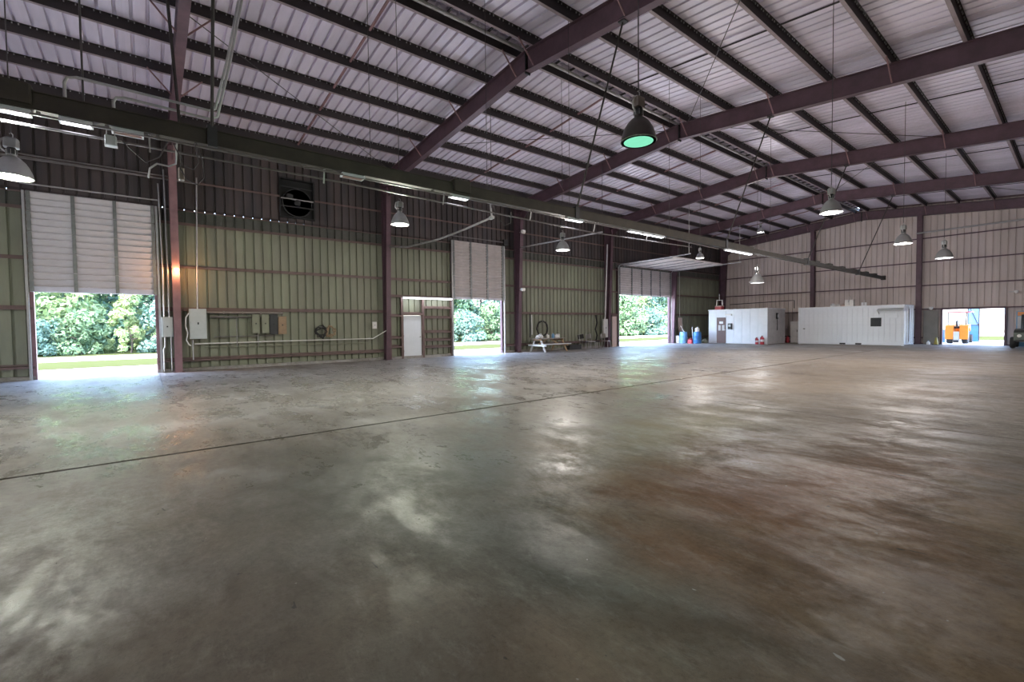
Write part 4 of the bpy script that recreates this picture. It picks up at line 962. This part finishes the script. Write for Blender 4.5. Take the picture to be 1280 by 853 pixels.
MB().box(-.10, -.02, .30, .85, 1.70, 1.98).build('ac_unit', 'white', t)
MB().box(-.035, -.02, W_ - .42, W_ - .30, 1.02, 1.07).build('latch', 'dark', t)
def parcel(loc, sx, sy, sz, material, label, rz=0.):
    t = thing('cardboard_box', label, 'box', loc, rz); MB().box(-sx / 2, sx / 2, -sy / 2, sy / 2, 0, sz).build('carton', material, t)
    for s in (-1, 1): MB().bar((s * sx / 2, 0, sz + .002), (s * sx * .75, 0, sz + .06), sy * .96, .008, (0, 1, 0)).build('flap', material, t)
    MB().box(-sx / 2 - .002, sx / 2 + .002, -.03, .03, sz * .2, sz + .003).build('tape', 'white_dirty', t)
parcel((36.0, 9.60, CH), .42, .46, .42, 'plastic_white', 'white box standing tallest on the container roof')
parcel((36.0, 8.85, CH), .26, .28, .22, 'paper', 'small white box at the right of the items on the container roof', .2)
bag('roof_bag', (36.0, 10.55, CH), .15, 'paper', 'white lumpy bag at the left of the items on the container roof', 21)
bag('roof_bag', (36.0, 10.25, CH), .12, 'plastic_white', 'smaller white bag beside the lumpy bag on the container roof', 22)
bag('roof_bag', (36.0, 9.98, CH), .13, 'pink', 'pinkish bag next to the tall white box on the container roof', 23)
tag(MB().box(35.8, 36.2, 8.6, 10.9, CH, CH + .008).build('roof_plank', 'wood_grey'), 'thin plank lying under the items on the container roof', 'plank')

# ------------------------------------------------------------------ right end: cone, cart, cabinet
t = thing('traffic_cone', 'small dull yellow cone at the left edge of the bright doorway', 'cone', (38.2, 5.72, 0)); MB().lathe([(.13, .03), (.10, .10), (.05, .42), (.03, .46), (0, .46)], 16).build('cone_body', 'yellow', t, True); MB().box(-.17, .17, -.17, .17, 0, .03).build('base', 'rubber', t)
t = thing('floor_bottle', 'white bottle on the floor by the end wall left of the cone', 'bottle', (38.3, 6.1, 0)); MB().lathe([(.08, 0), (.09, .02), (.09, .14), (.04, .2), (.035, .24)], 12).build('bottle_body', 'plastic_white', t, True); MB().lathe([(.04, .23), (.04, .26), (0, .26)], 10).build('cap', 'blue', t, True)
t = thing('utility_cart', 'dark green utility vehicle with white headlights parked at the right edge', 'vehicle', (36.3, 1.60, 0))
MB().prism([(-.95, .42), (-.95, .82), (-.70, .95), (-.05, 1.02), (.25, 1.02), (.25, .42)], (-.62, .70), 'y').build('hood', 'green_dark', t)
MB().box(.25, 1.6, -.62, .70, .42, .62).build('floor_pan', 'green_dark', t); MB().box(1.0, 1.6, -.6, .68, .62, .95).build('rear_box', 'green_dark', t)
MB().bbox(.55, .95, -.55, .62, .62, .80, .04).build('seat', 'dark', t); MB().bar((.98, .03, .85), (1.05, .03, 1.25), 1.1, .08, (0, 1, 0)).build('backrest', 'dark', t)
for y in (-.42, .50): MB().lathe([(0, -.03), (.08, -.02), (.09, .03)], 14, (-.95, y, .66), 'x').build('headlight', 'plastic_white', t, True)
MB().bbox(-1.05, -.95, -.55, .63, .36, .46, .02).build('bumper', 'dark', t)
for x in (-.6, 1.2):
    for y in (-.66, .74):
        MB().lathe([(.16, -.11), (.27, -.10), (.30, -.05), (.30, .05), (.27, .10), (.16, .11)], 20, (x, y, .30), 'y').build('wheel', 'rubber', t, True)
MB().tube([(.2, .5, 1.0), (.55, .5, 1.75), (1.3, .5, 1.78), (1.5, .5, .9)], .03, 6).build('roll_bar', 'dark', t); MB().tube([(.2, -.42, 1.0), (.55, -.42, 1.75), (1.3, -.42, 1.78), (1.5, -.42, .9)], .03, 6).build('roll_bar', 'dark', t)
MB().lathe([(.14, 0), (.16, .0), (.16, .03), (.14, .03), (.14, 0)], 18, (.42, .28, 1.08)).build('steering_wheel', 'dark', t, True)
t = thing('drink_cabinet', 'tall blue and white cabinet against the end wall at the right edge', 'cabinet', (38.55, 1.85, 0)); MB().box(-.35, .3, -.55, .55, 0, 1.98).build('carcass', 'blue_pale', t); MB().box(-.37, -.35, -.50, .50, 1.72, 1.94).build('sign_band', 'orange', t)
d_ = MB().box(-.37, -.35, -.50, -.02, .25, 1.68).build('glass_door', 'blue', t); MB().box(-.39, -.37, -.06, -.03, .8, 1.2).build('handle', 'white', d_); MB().box(-.37, -.35, .02, .50, .25, 1.68).build('side_panel', 'white_dirty', t)

# ------------------------------------------------------------------ outside the far doorway
t = thing('tractor', 'orange compact tractor parked just outside the far doorway', 'tractor', (40.7, 5.10, 0))
for s in (-1, 1):
    MB().prism([(-.25, .42), (-.28, .95), (-.10, 1.22), (.55, 1.25), (.70, 1.0), (.70, .80), (.45, 1.02), (.0, 1.02), (-.12, .85), (-.12, .42)], (s * .34 - .20, s * .34 + .20), 'y').build('fender', 'orange', t)
    MB().box(-.30, -.24, s * .34 - .19, s * .34 + .19, .30, 1.15).build('fender_panel', 'orange', t)
    tr = MB().lathe([(.22, -.14), (.44, -.14), (.47, -.08), (.47, .08), (.44, .14), (.22, .14)], 24, (.22, s * .36, .47), 'y').build('rear_wheel', 'rubber', t, True)
    MB().lathe([(.0, -.10), (.22, -.10), (.22, .10), (0, .10)], 16, (.22, s * .36, .47), 'y').build('hub', 'orange', tr, True)
    MB().lathe([(.12, -.09), (.27, -.09), (.29, 0), (.27, .09), (.12, .09)], 18, (1.75, s * .42, .29), 'y').build('front_wheel', 'rubber', t, True)
    MB().tube([(.0, s * .40, 1.2), (-.02, s * .42, 2.0)], .03, 6).build('roll_post', 'dark', t)
MB().box(-.33, .5, -.13, .13, .25, .78).build('gearbox', 'grey_panel', t); MB().box(-.30, .10, -.10, .10, .08, .25).build('hitch', 'charcoal', t)
MB().bbox(.75, 2.05, -.28, .28, .55, 1.15, .06).build('hood', 'orange', t)
MB().bbox(.0, .40, -.24, .24, .98, 1.12, .04).build('seat', 'dark', t); MB().bar((-.02, 0, 1.1), (-.10, 0, 1.5), .46, .07, (0, 1, 0)).build('seat_back', 'charcoal', t)
MB().lathe([(.16, 0), (.18, .0), (.18, .025), (.16, .025), (.16, 0)], 18, (.72, 0, 1.42)).build('steering_wheel', 'dark', t, True); MB().tube([(.95, 0, 1.1), (.72, 0, 1.42)], .02, 6).build('steering_column', 'dark', t)
MB().box(-.10, 1.1, -.62, .62, 2.0, 2.06).build('canopy', 'red', t)
t = thing('blue_gate', 'blue metal gate leaf with dark frame and brace outside the far doorway', 'gate', (43.0, 4.6, 0))
for y in (-.28, .26): MB().box(0, .05, y, y + .05, 0, 2.6).build('gate_post', 'charcoal', t)
MB().box(.01, .03, -.23, .26, .05, 1.15).build('lower_panel', 'blue', t); MB().box(.015, .025, -.23, .26, 1.2, 2.5).build('mesh_panel', 'blue_pale', t); MB().box(0, .05, -.23, .26, 1.15, 1.2).build('rail', 'charcoal', t); MB().bar((-.01, -.22, 1.2), (-.01, .25, 2.5), .03, .03).build('brace', 'charcoal', t)
t = thing('blue_barrel', 'blue barrel outside at the left edge of the far doorway', 'barrel', (42.5, 6.2, 0)); MB().lathe([(.28, 0), (.30, .02), (.30, .30), (.31, .32), (.30, .34), (.30, .88), (.28, .9), (0, .88)], 20).build('barrel_body', 'blue', t, True); MB().lathe([(.05, .88), (.05, .91), (0, .91)], 10, (.1, 0, 0)).build('bung', 'white', t, True)
t = thing('neighbour_building', 'cream clapboard building beyond the far doorway', 'building', (62, 6, 0))
for i in range(22): MB().box(-.02 - .012 * (i % 1), .02, -14, 22, .25 + i * .22, .25 + i * .22 + .205).build('siding_board', 'siding', t)
MB().box(.02, 8, -14, 22, 0, 5.1).build('core', 'siding', t); MB().box(-.03, .02, -14, 22, 0, .25).build('base_course', 'white_dirty', t)
wf = MB().box(-.06, -.02, -2.2, -1.0, 1.5, 2.9).build('window_frame', 'white', t); MB().box(-.07, -.06, -2.1, -1.1, 1.6, 2.8).build('pane', 'blue_pale', wf)
MB().prism([(-14.3, 5.1), (4, 8), (22.3, 5.1)], (-.3, 8.3), 'x').build('roof', 'wood_grey', t)
gs2 = MB().box(50, 61.5, -20, 26, -.2, -.012).build('lawn_strip', 'grass'); tag(gs2, 'strip of lawn before the cream building', 'grass', kind='structure')

# ------------------------------------------------------------------ trees beyond the road
def leaf_cloud(seed, n, rx, ry, h0, h1, leaf, blobs, cone=False):
    rnd = random.Random(seed); mb = MB(); cs = []
    for i in range(blobs):
        z = rnd.uniform(h0, h1); f = (z - h0) / (h1 - h0)
        k = (1 - f) * .9 + .08 if cone else math.sqrt(max(0, 1 - (2 * f - .75) ** 2 / 1.6))
        a = rnd.uniform(0, 6.283); q = math.sqrt(rnd.random())
        cs.append((rx * k * q * math.cos(a), ry * k * q * math.sin(a), z, rnd.uniform(.45, 1.0) * (.55 if cone else 1) * max(rx, ry) * .34))
    for i in range(n):
        cx, cy, cz, r = cs[i % blobs]
        d = Vector((rnd.gauss(0, 1), rnd.gauss(0, 1), rnd.gauss(0, 1))).normalized(); p = Vector((cx, cy, cz)) + d * r * (.65 + .35 * rnd.random())
        if p.z < .05: p.z = rnd.uniform(.05, .6)
        nn = (d + Vector((rnd.uniform(-.8, .8), rnd.uniform(-.8, .8), rnd.uniform(-.2, 1)))).normalized()
        u = nn.orthogonal().normalized(); u.rotate(Matrix.Rotation(rnd.uniform(0, 6.28), 3, nn)); v = nn.cross(u); s = leaf * rnd.uniform(.6, 1.3)
        mb.add([p - u * s, p - v * s * .45, p + u * s, p + v * s * .45], [(0, 1, 2, 3)])
    return mb
TM = {}
def tree_kind(kind, seed, mat_, *a, **k):
    TM[kind] = (leaf_cloud(seed, *a, **k).mesh('foliage', M[mat_]), mat_)
tree_kind('broad_a', 1, 'leaf_a', 9000, 4.2, 3.0, .8, 9.5, .20, 60)
tree_kind('broad_b', 2, 'leaf_b', 9000, 4.0, 3.0, .6, 10.5, .20, 60)
tree_kind('broad_c', 3, 'leaf_c', 9000, 4.2, 3.2, .4, 11.0, .20, 60)
tree_kind('cone_a', 4, 'leaf_a', 5000, 2.3, 2.3, .2, 4.6, .14, 50, cone=True)
tree_kind('bush_b', 5, 'leaf_b', 4500, 2.6, 1.8, .2, 3.6, .16, 30)
tree_kind('bush_c', 6, 'leaf_c', 4500, 2.8, 1.8, .2, 3.2, .16, 30)
def tree(kind, x, y, s, rz, label, group, fol=None, shrub=False):
    t = thing('shrub' if shrub else 'tree', label, 'shrub' if shrub else 'tree', (x, y, 0), rz, group); t.scale = (s, s, s)
    link('foliage', TM[kind][0], t)
    h = 2.0 if shrub else 7.0
    mb = MB().tube([(0, 0, -.05), (.1, 0, h * .4), (-.1, .1, h)], [.16, .12, .05] if not shrub else [.06, .05, .02], 7)
    rnd = random.Random(int(x * 10))
    mb.build('trunk', 'bark', t)
    for i in range(3):
        a = rnd.uniform(0, 6.28); MB().tube([(0, 0, h * (.35 + .15 * i)), (1.3 * math.cos(a), 1.3 * math.sin(a), h * (.55 + .15 * i))], [.06, .02], 5).build('branch', 'bark', t)
g1, g2, g3 = 'trees seen through the first door', 'trees seen through the second door', 'trees seen through the wide third door'
T = [('broad_a', -6.3, 40.5, .95, .3, 'pale yellow-green tree filling the left part of the first doorway', g1),
     ('broad_c', -2.2, 46, 1.0, 1.1, 'dark bluish tree behind the middle of the first doorway', g1),
     ('broad_b', 1.5, 44, .9, 2.0, 'mid-green tree behind the right part of the first doorway', g1),
     ('broad_c', -8, 49, 1.1, .2, 'tall dark tree in the back row of the first doorway', g1),
     ('broad_b', 23.5, 40.5, .95, .5, 'mid-green tree at the left of the second doorway', g2),
     ('broad_c', 29.5, 42.5, 1.0, 2.2, 'dark bluish tree behind the middle of the second doorway', g2),
     ('broad_b', 34.5, 41, 1.0, 1.2, 'mid-green tree at the right of the second doorway', g2),
     ('broad_b', 48.5, 40, 1.0, 1.9, 'mid-green tree at the left of the wide doorway', g3),
     ('broad_a', 53.5, 39.5, 1.0, .4, 'yellow-green tree in the middle of the wide doorway', g3),
     ('broad_c', 58.5, 41, 1.0, 2.9, 'dark bluish tree at the right of the wide doorway', g3),
     ('broad_b', 63.5, 41, 1.0, .9, 'mid-green tree in the far right of the wide doorway', g3),
     ('broad_c', 51, 45, 1.1, .9, 'tall dark tree in the back row of the wide doorway', g3),
     ('broad_c', 68.5, 42, 1.1, .3, 'dark tree beyond the right edge of the wide doorway', g3)]
T += [('broad_b', -4.3, 44.5, 1.05, 2.4, 'green tree behind the left middle of the first doorway', g1), ('broad_a', 0.2, 50, 1.1, .9, 'tall yellow-green tree in the back row of the first doorway', g1),
      ('broad_a', 26.6, 45.5, 1.1, 1.5, 'tall yellow-green tree in the back row of the second doorway', g2), ('broad_b', 32.3, 46.5, 1.15, .1, 'tall green tree in the back row of the second doorway', g2),
      ('broad_a', 60.8, 46, 1.15, .1, 'tall pale tree in the back row of the wide doorway', g3), ('broad_b', 55.8, 45, 1.1, 1.1, 'tall green tree in the back row of the wide doorway', g3)]
for a in T: tree(*a)
tree('cone_a', -.85, 38.2, .85, .4, 'bright young conical tree in the right half of the first doorway', g1, shrub=True)
tree('bush_c', 1.3, 38.8, .9, 1.0, 'bluish shrub at the right edge of the first doorway', g1, shrub=True)
tree('bush_b', -3.2, 38.4, .7, 2.0, 'low green shrub at the road in the middle of the first doorway', g1, shrub=True)
tree('bush_c', -5.6, 38.0, .7, .7, 'low bluish shrub at the left of the first doorway', g1, shrub=True)
tree('bush_b', 27.4, 37.6, 1.0, .7, 'pale rounded shrub in the middle of the second doorway', g2, shrub=True)
tree('bush_c', 24.2, 37.6, .8, 1.7, 'bluish shrub at the left of the second doorway', g2, shrub=True)
tree('bush_b', 49.5, 37.0, 1.0, .2, 'green shrub at the left of the wide doorway', g3, shrub=True)
tree('bush_c', 53.5, 37.0, 1.0, 1.2, 'bluish shrub in the middle of the wide doorway', g3, shrub=True)
tree('bush_b', 57.5, 37.2, 1.0, 2.2, 'green shrub at the right of the wide doorway', g3, shrub=True)
